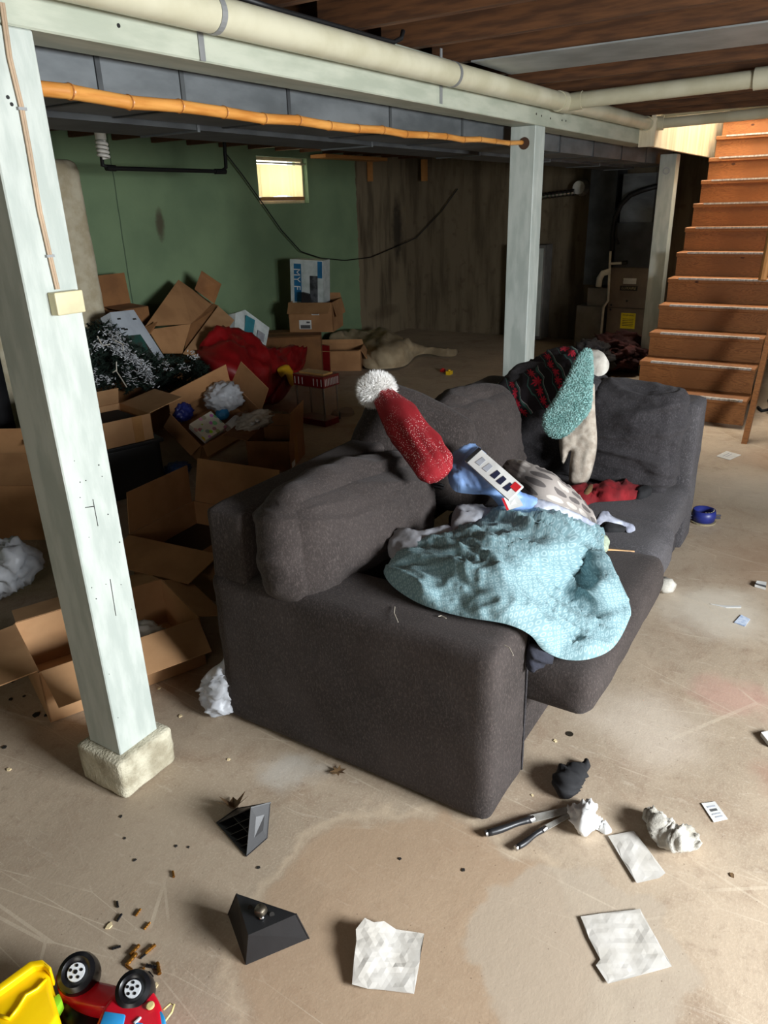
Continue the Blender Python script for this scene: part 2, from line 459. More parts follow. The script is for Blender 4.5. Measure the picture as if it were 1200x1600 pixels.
# curtain: thin yellow cloth that lets the daylight through
m, nt, b = newmat('curtain_cloth')
tr = N(nt, 'ShaderNodeBsdfTranslucent'); tr.inputs[0].default_value = srgb(246, 222, 168)
ms = N(nt, 'ShaderNodeMixShader'); ms.inputs[0].default_value = .8
b.inputs['Base Color'].default_value = srgb(236, 200, 120); b.inputs['Roughness'].default_value = .9
nt.links.new(b.outputs[0], ms.inputs[1]); nt.links.new(tr.outputs[0], ms.inputs[2])
nt.links.new(ms.outputs[0], nt.nodes['Material Output'].inputs[0])

# sofa upholstery: worn charcoal chenille
def upholstery(name, c1, c2):
    m, nt, b = newmat(name)
    v = coords(nt); b.inputs['Roughness'].default_value = .95; b.inputs['Specular IOR Level'].default_value = .2
    b.inputs['Sheen Weight'].default_value = .12; b.inputs['Sheen Roughness'].default_value = .55; b.inputs['Sheen Tint'].default_value = srgb(170, 165, 165)
    big = ramp(nt, noise_t(nt, v, 4, 5), .35, .68)
    fine = noise_t(nt, coords(nt, 'Object', (1, 1, .5)), 190, 4, .75)
    c = mixc(nt, big, srgb(*c1), srgb(*c2))
    c = mixc(nt, ramp(nt, fine, .45, .75), c, srgb(*[k * 1.4 for k in c2]))
    dust = ramp(nt, noise_t(nt, v, 420, 1), .74, .8)
    c = mixc(nt, mth(nt, 'MULTIPLY', dust, .35), c, srgb(170, 164, 156))
    nt.links.new(c, b.inputs['Base Color'])
    bump(nt, b, fine, .35, .004)
upholstery('sofa_cloth', (45, 40, 38), (57, 51, 49))
upholstery('sofa_grey', (58, 56, 58), (72, 70, 72))
upholstery('sofa_dark', (42, 40, 42), (54, 52, 54))

# blue sheet printed with small rings
m, nt, b = newmat('ring_sheet')
uv = coords(nt, 'UV', (14.5, 14.5, 1), (0, 0, .12))
fr = N(nt, 'ShaderNodeVectorMath', operation='FRACTION'); nt.links.new(uv, fr.inputs[0])
sb = N(nt, 'ShaderNodeVectorMath', operation='SUBTRACT'); nt.links.new(fr.outputs[0], sb.inputs[0]); sb.inputs[1].default_value = (.5, .5, 0)
sp = N(nt, 'ShaderNodeSeparateXYZ'); nt.links.new(sb.outputs[0], sp.inputs[0])
d2 = mth(nt, 'SQRT', mth(nt, 'ADD', mth(nt, 'MULTIPLY', sp.outputs[0], sp.outputs[0]), mth(nt, 'MULTIPLY', sp.outputs[1], sp.outputs[1])))
ring = mth(nt, 'SUBTRACT', 1.0, mth(nt, 'MULTIPLY', mth(nt, 'ABSOLUTE', mth(nt, 'SUBTRACT', d2, .3)), 7.0), True)
c = mixc(nt, ring, srgb(112, 142, 148), srgb(150, 175, 180))
nt.links.new(c, b.inputs['Base Color']); b.inputs['Roughness'].default_value = .8
bump(nt, b, noise_t(nt, coords(nt), 60, 4), .25, .004)

# grey pillow with leaf shapes
m, nt, b = newmat('leaf_print')
uv = coords(nt, 'UV', (1, 1, 1), (0, 0, R(-36)))
wv = N(nt, 'ShaderNodeMapping'); nt.links.new(uv, wv.inputs[0]); wv.inputs['Scale'].default_value = (3.6, 13, 1)
sep0 = N(nt, 'ShaderNodeSeparateXYZ'); nt.links.new(wv.outputs[0], sep0.inputs[0])
row = mth(nt, 'FLOOR', sep0.outputs[0])
yy = mth(nt, 'ADD', sep0.outputs[1], mth(nt, 'MULTIPLY', row, .37))
fx = mth(nt, 'SUBTRACT', mth(nt, 'FRACT', sep0.outputs[0]), .5); fy = mth(nt, 'SUBTRACT', mth(nt, 'FRACT', yy), .5)
e = mth(nt, 'ADD', mth(nt, 'MULTIPLY', mth(nt, 'MULTIPLY', fx, fx), 5.2), mth(nt, 'MULTIPLY', mth(nt, 'MULTIPLY', fy, fy), 9.0))
leaf = mth(nt, 'SUBTRACT', 1.0, ramp(nt, e, .9, 1.05))
idx = N(nt, 'ShaderNodeTexWhiteNoise', noise_dimensions='2D')
cmb = N(nt, 'ShaderNodeCombineXYZ'); nt.links.new(row, cmb.inputs[0]); nt.links.new(mth(nt, 'FLOOR', yy), cmb.inputs[1]); nt.links.new(cmb.outputs[0], idx.inputs['Vector'])
lc = mixc(nt, mth(nt, 'GREATER_THAN', idx.outputs['Value'], .55), srgb(186, 178, 170), srgb(92, 86, 84))
nt.links.new(mixc(nt, leaf, srgb(150, 142, 136), lc), b.inputs['Base Color']); b.inputs['Roughness'].default_value = .9
bump(nt, b, noise_t(nt, coords(nt), 200, 2), .2, .002)

# dark knitted sweater with red, white and green patterned bands
m, nt, b = newmat('fair_isle')
uv = coords(nt, 'UV', (1, 1, 1), (0, 0, R(28)))
sp = N(nt, 'ShaderNodeSeparateXYZ'); nt.links.new(uv, sp.inputs[0])
wob = mth(nt, 'MULTIPLY', noise_t(nt, uv, 2.2, 2), .35)
u = mth(nt, 'FRACT', mth(nt, 'MULTIPLY', mth(nt, 'ADD', sp.outputs[0], wob), 3.0))
vv = mth(nt, 'FRACT', mth(nt, 'MULTIPLY', sp.outputs[1], 7.5))
fu = mth(nt, 'SUBTRACT', mth(nt, 'MULTIPLY', u, 3.4), .85); fv = mth(nt, 'SUBTRACT', vv, .5)
ang = mth(nt, 'ARCTAN2', fv, fu); rad = mth(nt, 'SQRT', mth(nt, 'ADD', mth(nt, 'MULTIPLY', fu, fu), mth(nt, 'MULTIPLY', fv, fv)))
pet = mth(nt, 'MULTIPLY', mth(nt, 'ADD', mth(nt, 'ABSOLUTE', mth(nt, 'COSINE', mth(nt, 'MULTIPLY', ang, 4.0))), .25), .42)
flower = mth(nt, 'LESS_THAN', rad, pet)
band_red = mth(nt, 'MULTIPLY', mth(nt, 'GREATER_THAN', u, .08), mth(nt, 'LESS_THAN', u, .42))
g1 = mth(nt, 'LESS_THAN', mth(nt, 'ABSOLUTE', mth(nt, 'SUBTRACT', u, .5)), .035); g2 = mth(nt, 'LESS_THAN', mth(nt, 'ABSOLUTE', mth(nt, 'SUBTRACT', u, .0)), .035)
w1 = mth(nt, 'LESS_THAN', mth(nt, 'ABSOLUTE', mth(nt, 'SUBTRACT', u, .56)), .012)
c = mixc(nt, mth(nt, 'MULTIPLY', flower, band_red), srgb(34, 26, 32), srgb(196, 30, 56))
c = mixc(nt, mth(nt, 'MAXIMUM', g1, g2), c, srgb(58, 96, 88)); c = mixc(nt, w1, c, srgb(170, 168, 166))
fuzz = noise_t(nt, coords(nt), 300, 2)
c = mixc(nt, ramp(nt, fuzz, .55, .75), c, srgb(22, 18, 22))
nt.links.new(c, b.inputs['Base Color']); b.inputs['Roughness'].default_value = .95
bump(nt, b, fuzz, .5, .003)

# colourful children's game box front
m, nt, b = newmat('game_print')
vo = N(nt, 'ShaderNodeTexVoronoi'); vo.inputs['Scale'].default_value = 22; nt.links.new(coords(nt), vo.inputs['Vector'])
hs = N(nt, 'ShaderNodeHueSaturation'); hs.inputs['Saturation'].default_value = 1.6; hs.inputs['Value'].default_value = 1.1; nt.links.new(vo.outputs['Color'], hs.inputs['Color'])
nt.links.new(mixc(nt, mth(nt, 'GREATER_THAN', vo.outputs['Distance'], .4), mixc(nt, .35, hs.outputs[0], srgb(240, 210, 60)), srgb(236, 232, 216)), b.inputs['Base Color']); b.inputs['Roughness'].default_value = .35

# hat cloth with a scatter of glitter
m, nt, b = newmat('glitter_red')
v = coords(nt); vo = N(nt, 'ShaderNodeTexVoronoi'); vo.inputs['Scale'].default_value = 170; nt.links.new(v, vo.inputs['Vector'])
dot = mth(nt, 'MULTIPLY', mth(nt, 'LESS_THAN', vo.outputs['Distance'], .22), ramp(nt, noise_t(nt, v, 9, 2), .4, .62))
nt.links.new(mixc(nt, dot, mixc(nt, noise_t(nt, v, 12, 3), srgb(150, 10, 26), srgb(120, 5, 16)), srgb(250, 220, 216)), b.inputs['Base Color'])
b.inputs['Roughness'].default_value = .85; bump(nt, b, noise_t(nt, v, 320, 2), .4, .002)

# stair wood: orange pine with grain and knots
m, nt, b = newmat('pine')
oi = N(nt, 'ShaderNodeObjectInfo'); cx_ = N(nt, 'ShaderNodeCombineXYZ')
for k_, f_ in enumerate((7.0, 23.0, 11.0)): nt.links.new(mth(nt, 'MULTIPLY', oi.outputs['Random'], f_), cx_.inputs[k_])
def shifted(sc_):
    a_ = N(nt, 'ShaderNodeVectorMath', operation='ADD'); nt.links.new(coords(nt, 'Object', sc_), a_.inputs[0]); nt.links.new(cx_.outputs[0], a_.inputs[1]); return a_.outputs[0]
v = shifted((5, 1.6, 14))
wn = noise_t(nt, v, 1.6, 5, .5, .6)
gr = mth(nt, 'ABSOLUTE', mth(nt, 'SINE', mth(nt, 'MULTIPLY', wn, 55.0)))
c = mixc(nt, gr, srgb(118, 72, 36), srgb(158, 104, 58)); c = mixc(nt, ramp(nt, noise_t(nt, coords(nt), 1.7, 3), .4, .7), c, srgb(126, 80, 42))
vo = N(nt, 'ShaderNodeTexVoronoi'); vo.inputs['Scale'].default_value = 3.1; nt.links.new(shifted((1.4, 1, 1.6)), vo.inputs['Vector'])
c = mixc(nt, mth(nt, 'SUBTRACT', 1.0, ramp(nt, vo.outputs['Distance'], .035, .07)), c, srgb(70, 34, 18))
nt.links.new(c, b.inputs['Base Color']); b.inputs['Roughness'].default_value = .5
m, nt, b = newmat('bright_wood')
c = mixc(nt, noise_t(nt, coords(nt, 'Object', (1, 6, 6)), 5, 5), srgb(196, 140, 78), srgb(160, 104, 52)); nt.links.new(c, b.inputs['Base Color']); b.inputs['Roughness'].default_value = .7

# concrete floor with stains, pale scuffs, speckle and hairline scratches
m, nt, b = newmat('concrete_floor')
v = coords(nt)
n1 = noise_t(nt, v, 1.1, 6, .6, .5); n2 = noise_t(nt, v, 4.5, 6, .65, .8); n3 = noise_t(nt, v, 26, 4, .6)
c = mixc(nt, ramp(nt, n1, .36, .66), srgb(156, 140, 120), srgb(178, 160, 138))
c = mixc(nt, mth(nt, 'MULTIPLY', ramp(nt, n2, .48, .72), .6), c, srgb(140, 118, 97))
c = mixc(nt, mth(nt, 'MULTIPLY', ramp(nt, n3, .5, .75), .4), c, srgb(128, 106, 88))
n4 = noise_t(nt, v, 150, 3, .7); c = mixc(nt, mth(nt, 'MULTIPLY', ramp(nt, n4, .45, .75), .35), c, srgb(206, 190, 168))
n5 = noise_t(nt, coords(nt, 'Object', (5, 1, 1), (0, 0, .6)), 7, 5, .7, 1.5); c = mixc(nt, mth(nt, 'MULTIPLY', ramp(nt, n5, .58, .72), .35), c, srgb(210, 198, 180))
wv = N(nt, 'ShaderNodeVectorMath', operation='ADD')
nz = N(nt, 'ShaderNodeTexNoise'); nz.inputs['Scale'].default_value = 6; nz.inputs['Detail'].default_value = 5; nt.links.new(v, nz.inputs['Vector'])
sc = N(nt, 'ShaderNodeVectorMath', operation='SCALE'); nt.links.new(nz.outputs['Color'], sc.inputs[0]); sc.inputs['Scale'].default_value = .22
nt.links.new(v, wv.inputs[0]); nt.links.new(sc.outputs[0], wv.inputs[1])
def stain(c, x, y, r, col, amt, soft=.5):
    d = N(nt, 'ShaderNodeVectorMath', operation='DISTANCE'); nt.links.new(wv.outputs[0], d.inputs[0]); d.inputs[1].default_value = (x + .11, y + .11, .11)
    return mixc(nt, mth(nt, 'MULTIPLY', mth(nt, 'SUBTRACT', 1.0, ramp(nt, d.outputs['Value'], r * (1 - soft), r)), amt), c, srgb(*col))
def edge(c, x, y, r, w, col, amt):
    d = N(nt, 'ShaderNodeVectorMath', operation='DISTANCE'); nt.links.new(wv.outputs[0], d.inputs[0]); d.inputs[1].default_value = (x + .11, y + .11, .11)
    k = mth(nt, 'SUBTRACT', 1.0, mth(nt, 'DIVIDE', mth(nt, 'ABSOLUTE', mth(nt, 'SUBTRACT', d.outputs['Value'], r)), w), True)
    return mixc(nt, mth(nt, 'MULTIPLY', k, amt), c, srgb(*col))
c = stain(c, 1.05, .62, .42, (166, 138, 110), .6, .1)      # warmer ground before the sofa arm
c = edge(c, 1.05, .62, .42, .022, (196, 176, 150), .5)
c = stain(c, 1.22, .28, .26, (172, 158, 140), .7, .1)
c = stain(c, .75, 1.35, .5, (158, 142, 122), .5, .6)
c = stain(c, .52, .75, .16, (158, 138, 116), .7, .2)
c = edge(c, .52, .75, .17, .02, (204, 188, 160), .6)
c = stain(c, 1.35, 1.25, .12, (190, 186, 178), .55, .8)
c = stain(c, 2.1, .35, .28, (206, 194, 178), .5, .8)
c = stain(c, 3.0, .28, .3, (214, 206, 190), .6, .7)
c = stain(c, 3.6, .05, .5, (148, 116, 90), .5, .8)
c = stain(c, 2.4, .12, .16, (188, 140, 128), .45, .7)
c = stain(c, 4.6, .35, .5, (206, 198, 182), .4, .8)
c = stain(c, 5.2, .15, .5, (150, 118, 92), .55, .7)
c = stain(c, 2.05, -.05, .12, (150, 112, 94), .5, .7)
vs_ = N(nt, 'ShaderNodeTexVoronoi'); vs_.inputs['Scale'].default_value = 38; nt.links.new(v, vs_.inputs['Vector'])
spk = mth(nt, 'MULTIPLY', mth(nt, 'LESS_THAN', vs_.outputs['Distance'], .07), ramp(nt, n2, .4, .6))
c = mixc(nt, mth(nt, 'MULTIPLY', spk, .6), c, srgb(86, 66, 50))
for (rz, th) in ((.5, .003), (1.25, .0025), (-.35, .002), (.9, .0025)):    # thin scratches
    vv2 = N(nt, 'ShaderNodeTexVoronoi', feature='DISTANCE_TO_EDGE'); vv2.inputs['Scale'].default_value = 2.3
    nt.links.new(coords(nt, 'Object', (1.0, .25, 1), (0, 0, rz)), vv2.inputs['Vector'])
    k = mth(nt, 'MULTIPLY', mth(nt, 'LESS_THAN', vv2.outputs['Distance'], th), ramp(nt, noise_t(nt, v, 2.3, 2), .48, .6))
    c = mixc(nt, mth(nt, 'MULTIPLY', k, .35), c, srgb(204, 190, 168))
nt.links.new(c, b.inputs['Base Color'])
rr = N(nt, 'ShaderNodeMapRange'); nt.links.new(n2, rr.inputs[0]); rr.inputs[3].default_value = .5; rr.inputs[4].default_value = .85; nt.links.new(rr.outputs[0], b.inputs['Roughness'])
bump(nt, b, mth(nt, 'ADD', mth(nt, 'ADD', n3, mth(nt, 'MULTIPLY', n2, 1.5)), mth(nt, 'MULTIPLY', n4, .5)), .22, .004)

# green painted wall that turns into bare concrete beyond x = 7.96
m, nt, b = newmat('green_wall')
v = coords(nt); n1 = noise_t(nt, v, 1.3, 5); n2 = noise_t(nt, coords(nt, 'Object', (3, 1, .5)), 2.4, 5)
green = mixc(nt, ramp(nt, n1, .35, .65), srgb(122, 144, 108), srgb(106, 128, 96))
bare = mixc(nt, ramp(nt, n2, .42, .68), srgb(126, 112, 88), srgb(84, 72, 54))
spx = N(nt, 'ShaderNodeSeparateXYZ'); nt.links.new(v, spx.inputs[0])
c = mixc(nt, mth(nt, 'GREATER_THAN', mth(nt, 'ADD', spx.outputs[0], mth(nt, 'MULTIPLY', noise_t(nt, v, 14, 3), .06)), 7.99), green, bare)
def spot(c, x, z, rx, rz, col, amt):
    dx = mth(nt, 'DIVIDE', mth(nt, 'SUBTRACT', spx.outputs[0], x), rx); dz = mth(nt, 'DIVIDE', mth(nt, 'SUBTRACT', spx.outputs[2], z), rz)
    d = mth(nt, 'ADD', mth(nt, 'MULTIPLY', dx, dx), mth(nt, 'MULTIPLY', dz, dz)); d = mth(nt, 'ADD', d, mth(nt, 'MULTIPLY', noise_t(nt, v, 12, 4), .9))
    return mixc(nt, mth(nt, 'MULTIPLY', mth(nt, 'SUBTRACT', 1.0, ramp(nt, d, .5, 1.3)), amt), c, srgb(*col))
c = spot(c, 4.86, 1.50, .07, .17, (74, 58, 44), .8)
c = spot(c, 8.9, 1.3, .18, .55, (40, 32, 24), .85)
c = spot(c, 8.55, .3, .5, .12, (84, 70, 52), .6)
crk = mth(nt, 'LESS_THAN', mth(nt, 'ABSOLUTE', mth(nt, 'SUBTRACT', spx.outputs[0], mth(nt, 'ADD', 4.42, mth(nt, 'MULTIPLY', noise_t(nt, v, 3, 4), .03)))), .006)
c = mixc(nt, mth(nt, 'MULTIPLY', crk, .7), c, srgb(50, 66, 52))
nt.links.new(c, b.inputs['Base Color']); b.inputs['Roughness'].default_value = .8
bump(nt, b, noise_t(nt, v, 30, 4), .2, .006)
m, nt, b = newmat('bare_wall')
v = coords(nt); n2 = noise_t(nt, coords(nt, 'Object', (1, 3, .45)), 2.6, 6)
c = mixc(nt, ramp(nt, n2, .4, .7), srgb(116, 102, 80), srgb(84, 72, 54)); c = mixc(nt, mth(nt, 'MULTIPLY', ramp(nt, noise_t(nt, v, 9, 4), .55, .75), .6), c, srgb(80, 66, 50))
nt.links.new(c, b.inputs['Base Color']); b.inputs['Roughness'].default_value = .9
mat('plain_wall', (120, 114, 104), .85, rgb2=(104, 98, 88), scale=2)
mat('upstairs_wall', (226, 216, 196), .85)

# ------------------------------------------------------------------ the room
X0, X1, Y0, Y1, ZC = -2.5, 9.13, -3.0, 5.34, 2.37
b = MB(); b.span(X0, X1, Y0, Y1, -.12, 0); struct('floor', b, 'concrete_floor')
WX0, WX1, WZ0, WZ1 = 6.21, 7.03, 1.65, 2.09
b = MB(); b.span(X0, WX0, Y1, Y1 + .2, 0, 2.6).span(WX1, X1, Y1, Y1 + .2, 0, 2.6).span(WX0, WX1, Y1, Y1 + .2, 0, WZ0).span(WX0, WX1, Y1, Y1 + .2, WZ1, 2.6)
struct('wall_left', b, 'green_wall')
b = MB(); b.span(X1, X1 + .2, Y0 - .2, Y1 + .2, 0, 4.3); struct('wall_back', b, 'bare_wall')
b = MB(); b.span(X0, .3, Y0 - .2, Y0, 0, 2.6).span(2.4, X1, Y0 - .2, Y0, 0, 2.6).span(.3, 2.4, Y0 - .2, Y0, 2.08, 2.6)
struct('wall_right', b, 'plain_wall')
b = MB(); b.span(X0 - .2, X0, Y0 - .2, -.4, 0, 2.6).span(X0 - .2, X0, .6, Y1 + .2, 0, 2.6).span(X0 - .2, X0, -.4, .6, 0, 1.45).span(X0 - .2, X0, -.4, .6, 2.05, 2.6)
struct('wall_front', b, 'plain_wall')
SX0, SY0, SY1 = 6.45, .45, 1.56    # stairwell opening
b = MB(); b.span(X0, SX0, Y0, Y1, ZC, ZC + .03).span(SX0, X1, Y0, SY0, ZC, ZC + .03).span(SX0, X1, SY1, Y1, ZC, ZC + .03)
ceil = struct('ceiling', b, 'subfloor'); WM[ceil.name] = Matrix.Identity(4)
jb = MB(); jb.span(-.02, .02, Y0 + .01, 1.739, 2.145, 2.367); jm = None
def inst(src, loc, parent, name):
    o = src.copy(); COL.objects.link(o); o.parent = parent; o.location = loc; return o
x = 2.42 - .406 * 11; first = None
while x < 6.4:
    if first is None:
        first = jb.build('joist', 'joist_wood', ceil); first.location = (x, 0, 0)
    else: inst(first, (x, 0, 0), ceil, 'joist')
    x += .406
jb = MB(); jb.span(-.02, .02, 1.745, Y1 - .01, 2.145, 2.367); x = -1.6; first = None
while x < 9:
    if first is None: first = jb.build('joist', 'joist_wood', ceil); first.location = (x, 0, 0)
    else: inst(first, (x, 0, 0), ceil, 'joist')
    x += .406
jb = MB(); jb.span(-.02, .02, Y0 + .01, SY0 - .01, 2.13, 2.367); x = 6.6; first = None
while x < 9:
    if first is None: first = jb.build('joist', 'joist_wood', ceil); first.location = (x, 0, 0)
    else: inst(first, (x, 0, 0), ceil, 'joist')
    x += .406
# upstairs shell around the stairwell
b = MB(); b.span(SX0 - .05, SX0, SY0 - .05, SY1 + .05, ZC + .03, 4.2).span(SX0, X1, SY0 - .05, SY0, ZC + .03, 4.2).span(SX0, X1, SY1, SY1 + .05, ZC + .03, 4.2).span(SX0, X1, SY0, SY1, 4.2, 4.25)
struct('wall_stairwell', b, 'upstairs_wall')
# window and door
w = struct('window_1', MB().span(WX0, WX0 + .03, Y1 + .06, Y1 + .14, WZ0, WZ1).span(WX1 - .03, WX1, Y1 + .06, Y1 + .14, WZ0, WZ1).span(WX0 + .03, WX1 - .03, Y1 + .06, Y1 + .14, WZ0, WZ0 + .03).span(WX0 + .03, WX1 - .03, Y1 + .06, Y1 + .14, WZ1 - .03, WZ1), 'window_frame')
WM[w.name] = Matrix.Identity(4)
MB().span(WX0 + .03, WX1 - .03, Y1 + .10, Y1 + .104, WZ0 + .03, WZ1 - .03).build('pane', 'clear_glass', w)
d = struct('door_1', MB().span(.3, .36, Y0 - .14, Y0 - .04, 0, 2.08).span(2.34, 2.4, Y0 - .14, Y0 - .04, 0, 2.08).span(.36, 2.34, Y0 - .14, Y0 - .04, 2.02, 2.08).span(.36, 2.34, Y0 - .14, Y0 - .04, 0, .06).span(1.32, 1.38, Y0 - .14, Y0 - .04, .06, 2.02), 'door_frame')
WM[d.name] = Matrix.Identity(4)
for a in ((.36, 1.32), (1.38, 2.34)): MB().span(a[0], a[1], Y0 - .10, Y0 - .094, .06, 2.02).build('pane', 'clear_glass', d)
w = struct('fill_window', MB().span(X0 - .14, X0 - .06, -.4, -.36, 1.45, 2.05).span(X0 - .14, X0 - .06, .56, .6, 1.45, 2.05).span(X0 - .14, X0 - .06, -.36, .56, 1.45, 1.49).span(X0 - .14, X0 - .06, -.36, .56, 2.01, 2.05), 'window_frame')
WM[w.name] = Matrix.Identity(4)  # unseen window, added to go with the fill lamp behind the camera
MB().span(X0 - .10, X0 - .096, -.36, .56, 1.49, 2.01).build('pane', 'clear_glass', w)
b = MB(); b.span(7.05, 8.3, 5.1, 5.3, 2.09, 2.125); struct('trim_1', b, 'bright_wood')  # joist wood near the window; the window light is painted into its bright colour
for i, (px, w_) in enumerate(((578, .05), (663, .06))):
    p = PX(px, 262, 9.05) if i else PY(px, 262, 5.3)
    struct('trim_%d' % (i + 2), MB().box((p.x, p.y, 2.0), (w_, w_, .25)), 'bright_wood')

# ------------------------------------------------------------------ beam, posts, block
BY = 1.603; BZ = 1.967
t = thing('support_beam', 'long white painted timber beam carried by the square posts under the joists', 'beam', (2, BY, BZ))
MB().span(X0 + .01, 6.46, BY, BY + .14, BZ, 2.143).build('beam_timber', 'beam_paint', t, bevel=.004, seg=1)
def nailhole(parent, P, n, r=.004):
    P = Vector(P); n = Vector(n); MB().tube([P - n * .001, P + n * .0015], r, 8).build('nail_head', 'black_iron', parent)
for (px, py) in ((185, 40), (838, 178), (846, 181), (860, 185), (878, 188), (884, 189)): nailhole(t, PY(px, py, BY), (0, -1, 0), .005)
post_labels = ['square white post standing on a rough concrete block beside the sofa arm',
               'square white post behind the sofa that holds the end of the bamboo pole',
               'square white post beside the wooden stairs in front of the furnace']
posts = []
for i, (px_, z0) in enumerate(((1.038, .131), (4.09, 0), (7.45, 0))):
    zt = BZ - .001 if i < 2 else 1.95
    t = thing('support_post', post_labels[i], 'post', (px_ + .07, BY + .07, z0), 'posts under the beam')
    MB().span(px_, px_ + .14, BY, BY + .14, z0, zt).build('post_timber', 'white_paint', t, bevel=.003, seg=1)
    posts.append(t)
t = posts[0]
for (px, py) in ((12, 152), (18, 163)): nailhole(t, PX(px + 2, py, 1.038) if False else PY(px, py, BY), (0, -1, 0), .004)
for k in range(16):
    q = random.random(); py = 700 + q * 430; px = 100 + (py - 700) * .185 + random.choice((6, 14, 24, 60, 50)) + random.random() * 8 - 4
    nailhole(t, PY(px, py, BY), (0, -1, 0), random.uniform(.0008, .0018))
for (a, c_) in (((133, 793), (147, 791)), ((145, 780), (153, 822)), ((172, 905), (181, 962))):
    p, q = PY(*a, BY), PY(*c_, BY); MB().tube([p, q], .0012, 5).build('scratch', 'chip_dark', t)
# hole with the pole end and the little ring on the far posts
P = PX(819, 224, 4.09); hole = MB().tube([P + Vector((-.001, 0, 0)), P + Vector((.002, 0, 0))], .03, 20).build('pole_hole', 'dark_wood', posts[1])
P = PX(1041, 267, 7.45); MB().lathe([(.022, 0), (.026, .002), (.03, 0)], P, 20, Matrix.Rotation(R(-90), 3, 'Y')).build('plug', 'grey_lining', posts[2])
# painted block
vs, fs = rbox((.202, .196, .13), r=.012, n=7, wr=.0035, wsc=30)
b = MB(); b.add([v + Vector((1.108, 1.672, .0655)) for v in vs], fs)
tag(b.build('concrete_block', 'block', smooth=True), 'rough pale concrete block on the floor under a white post', 'block')

# junction box and cable down the first post
t = thing('junction_box', 'small cream plastic box on the white post fed by a thin tan cable', 'electrical box', PY(97, 493, BY))
p0, p1 = PY(80, 493, BY), PY(117, 452, BY)
MB().span(p0.x, p1.x, BY - .028, BY - .0005, p0.z, p1.z).build('cover', 'cream_plastic', t, bevel=.003)
pts = [PY(x, y, BY - .004) for x, y in ((3, 4), (8, 40), (15, 90), (33, 165), (45, 230), (62, 330), (78, 400), (90, 452))]
for dx in (-.003, .003): MB().tube([p + Vector((dx, 0, 0)) for p in pts], .0032, 6).build('cable', 'tan_cable', t)
for (x, y) in ((34, 170), (78, 400)):
    P = PY(x, y, BY - .004); MB().box(P, (.02, .008, .006)).build('staple', 'strap_metal', t)

# ------------------------------------------------------------------ stairs
NS = 13; RI, GO, SX = .1925, .232, 5.93; SYA, SYB = .585, 1.44
st = thing('staircase', 'orange pine staircase with metal edged treads rising to the floor above', 'stairs', (SX, 1.0, 0))
tb = MB().span(0, GO + .03, SYA, SYB, -.035, 0); rb = MB().span(.03, .048, SYA + .005, SYB - .005, -RI, -.035)
def profile_strip(z):
    return MB()
tm = rm = sm = None
for k in range(NS):
    z = RI * (k + 1); x = SX + GO * k
    if tm is None:
        tm = tb.build('tread', 'pine', st, bevel=.004, seg=1, local=True); rm = rb.build('riser', 'pine', st, local=True)
        n_ = MB().span(-.003, .035, SYA + .03, SYB - .09, 0, .003).span(-.005, 0, SYA + .03, SYB - .09, -.010, .004)
        sm = n_.build('metal_nosing', 'zinc_strip', st, local=True)
        tr_, rs_, ns_ = tm, rm, sm
    else: tr_, rs_, ns_ = inst(tm, (0, 0, 0), st, ''), inst(rm, (0, 0, 0), st, ''), inst(sm, (0, 0, 0), st, '')
    for o in (tr_, rs_, ns_): o.location = (x - SX, -1.0, z)
def stringer(y0, y1, name='stringer'):
    sl = RI / GO; zt = lambda x: (x - SX) * sl
    poly = [(SX + .06, y0, .001), (SX + .32, y0, .001), (SX + GO * NS, y0, zt(SX + GO * NS) - .2), (SX + GO * NS, y0, zt(SX + GO * NS) - .06), (SX + .06, y0, .03)]
    MB().prism(poly, (0, y1 - y0, 0)).build(name, 'pine', st)
stringer(SYB - .06, SYB - .03); stringer(SYA + .03, SYA + .06)
# upright board and hand rail on the open side
P = PY(1163, 655, .54)
b = MB(); b.prism([(P.x - .01, .50, 0), (P.x + .08, .50, 0), (P.x + .75, .50, .92), (P.x + .67, .50, .92)], (0, .035, 0)); b.build('side_board', 'pine', st)
hr = thing('handrail', 'round wooden handrail beside the open edge of the stairs', 'handrail', (7.0, .45, 0))
pA, pB = PY(1191, 438, .5), PY(1206, 360, .5)
dd = (pB - pA)
MB().tube([pA, pA + dd * 3], .022, 10).build('rail', 'bright_wood', hr)
# cream side panel of the stairwell
t = thing('stairwell_panel', 'cream painted side panel hanging beside the upper stairs', 'panel', (7.8, 1.52, 1.95))
MB().span(6.16, X1 - .005, 1.5, 1.53, 1.945, 2.367).build('board', 'cream_panel', t)
MB().span(6.13, 6.16, 1.49, 1.602, 1.945, 2.13).build('corner_trim', 'cream_panel', t)
MB().span(SX0, X1 - .005, 1.5, 1.53, 2.37, 2.75).build('upper_board', 'cream_panel', t)

# ------------------------------------------------------------------ ducts, pipes, pole, cables
t = thing('air_duct', 'long galvanised sheet metal air duct running behind the white beam', 'duct', (3, 1.95, 1.88))
xs = [X0 + .02, .3, 1.5]
for q in ((285, 130), (452, 170), (610, 190), (722, 205), (875, 225), (927, 238), (971, 243), (1009, 248)): xs.append(PY(q[0], q[1], 1.8).x)
xs.append(8.2)
for a, c_ in zip(xs[:-1], xs[1:]):
    o = MB().span(a + .002, c_ - .002, 1.80, 2.10, 1.882, 2.122).build('duct_section', 'galvanised', t)
    MB().span(c_ - .012, c_ + .004, 1.795, 2.104, 1.878, 2.124).build('seam', 'duct_dark', o)
t = thing('lower_duct', 'second grey sheet metal duct beside the galvanised duct near the ceiling', 'duct', (3, 2.26, 1.865))
xs = [X0 + .02, .9, 2.16, 3.3, 4.5, 5.7, 6.9, 8.0]
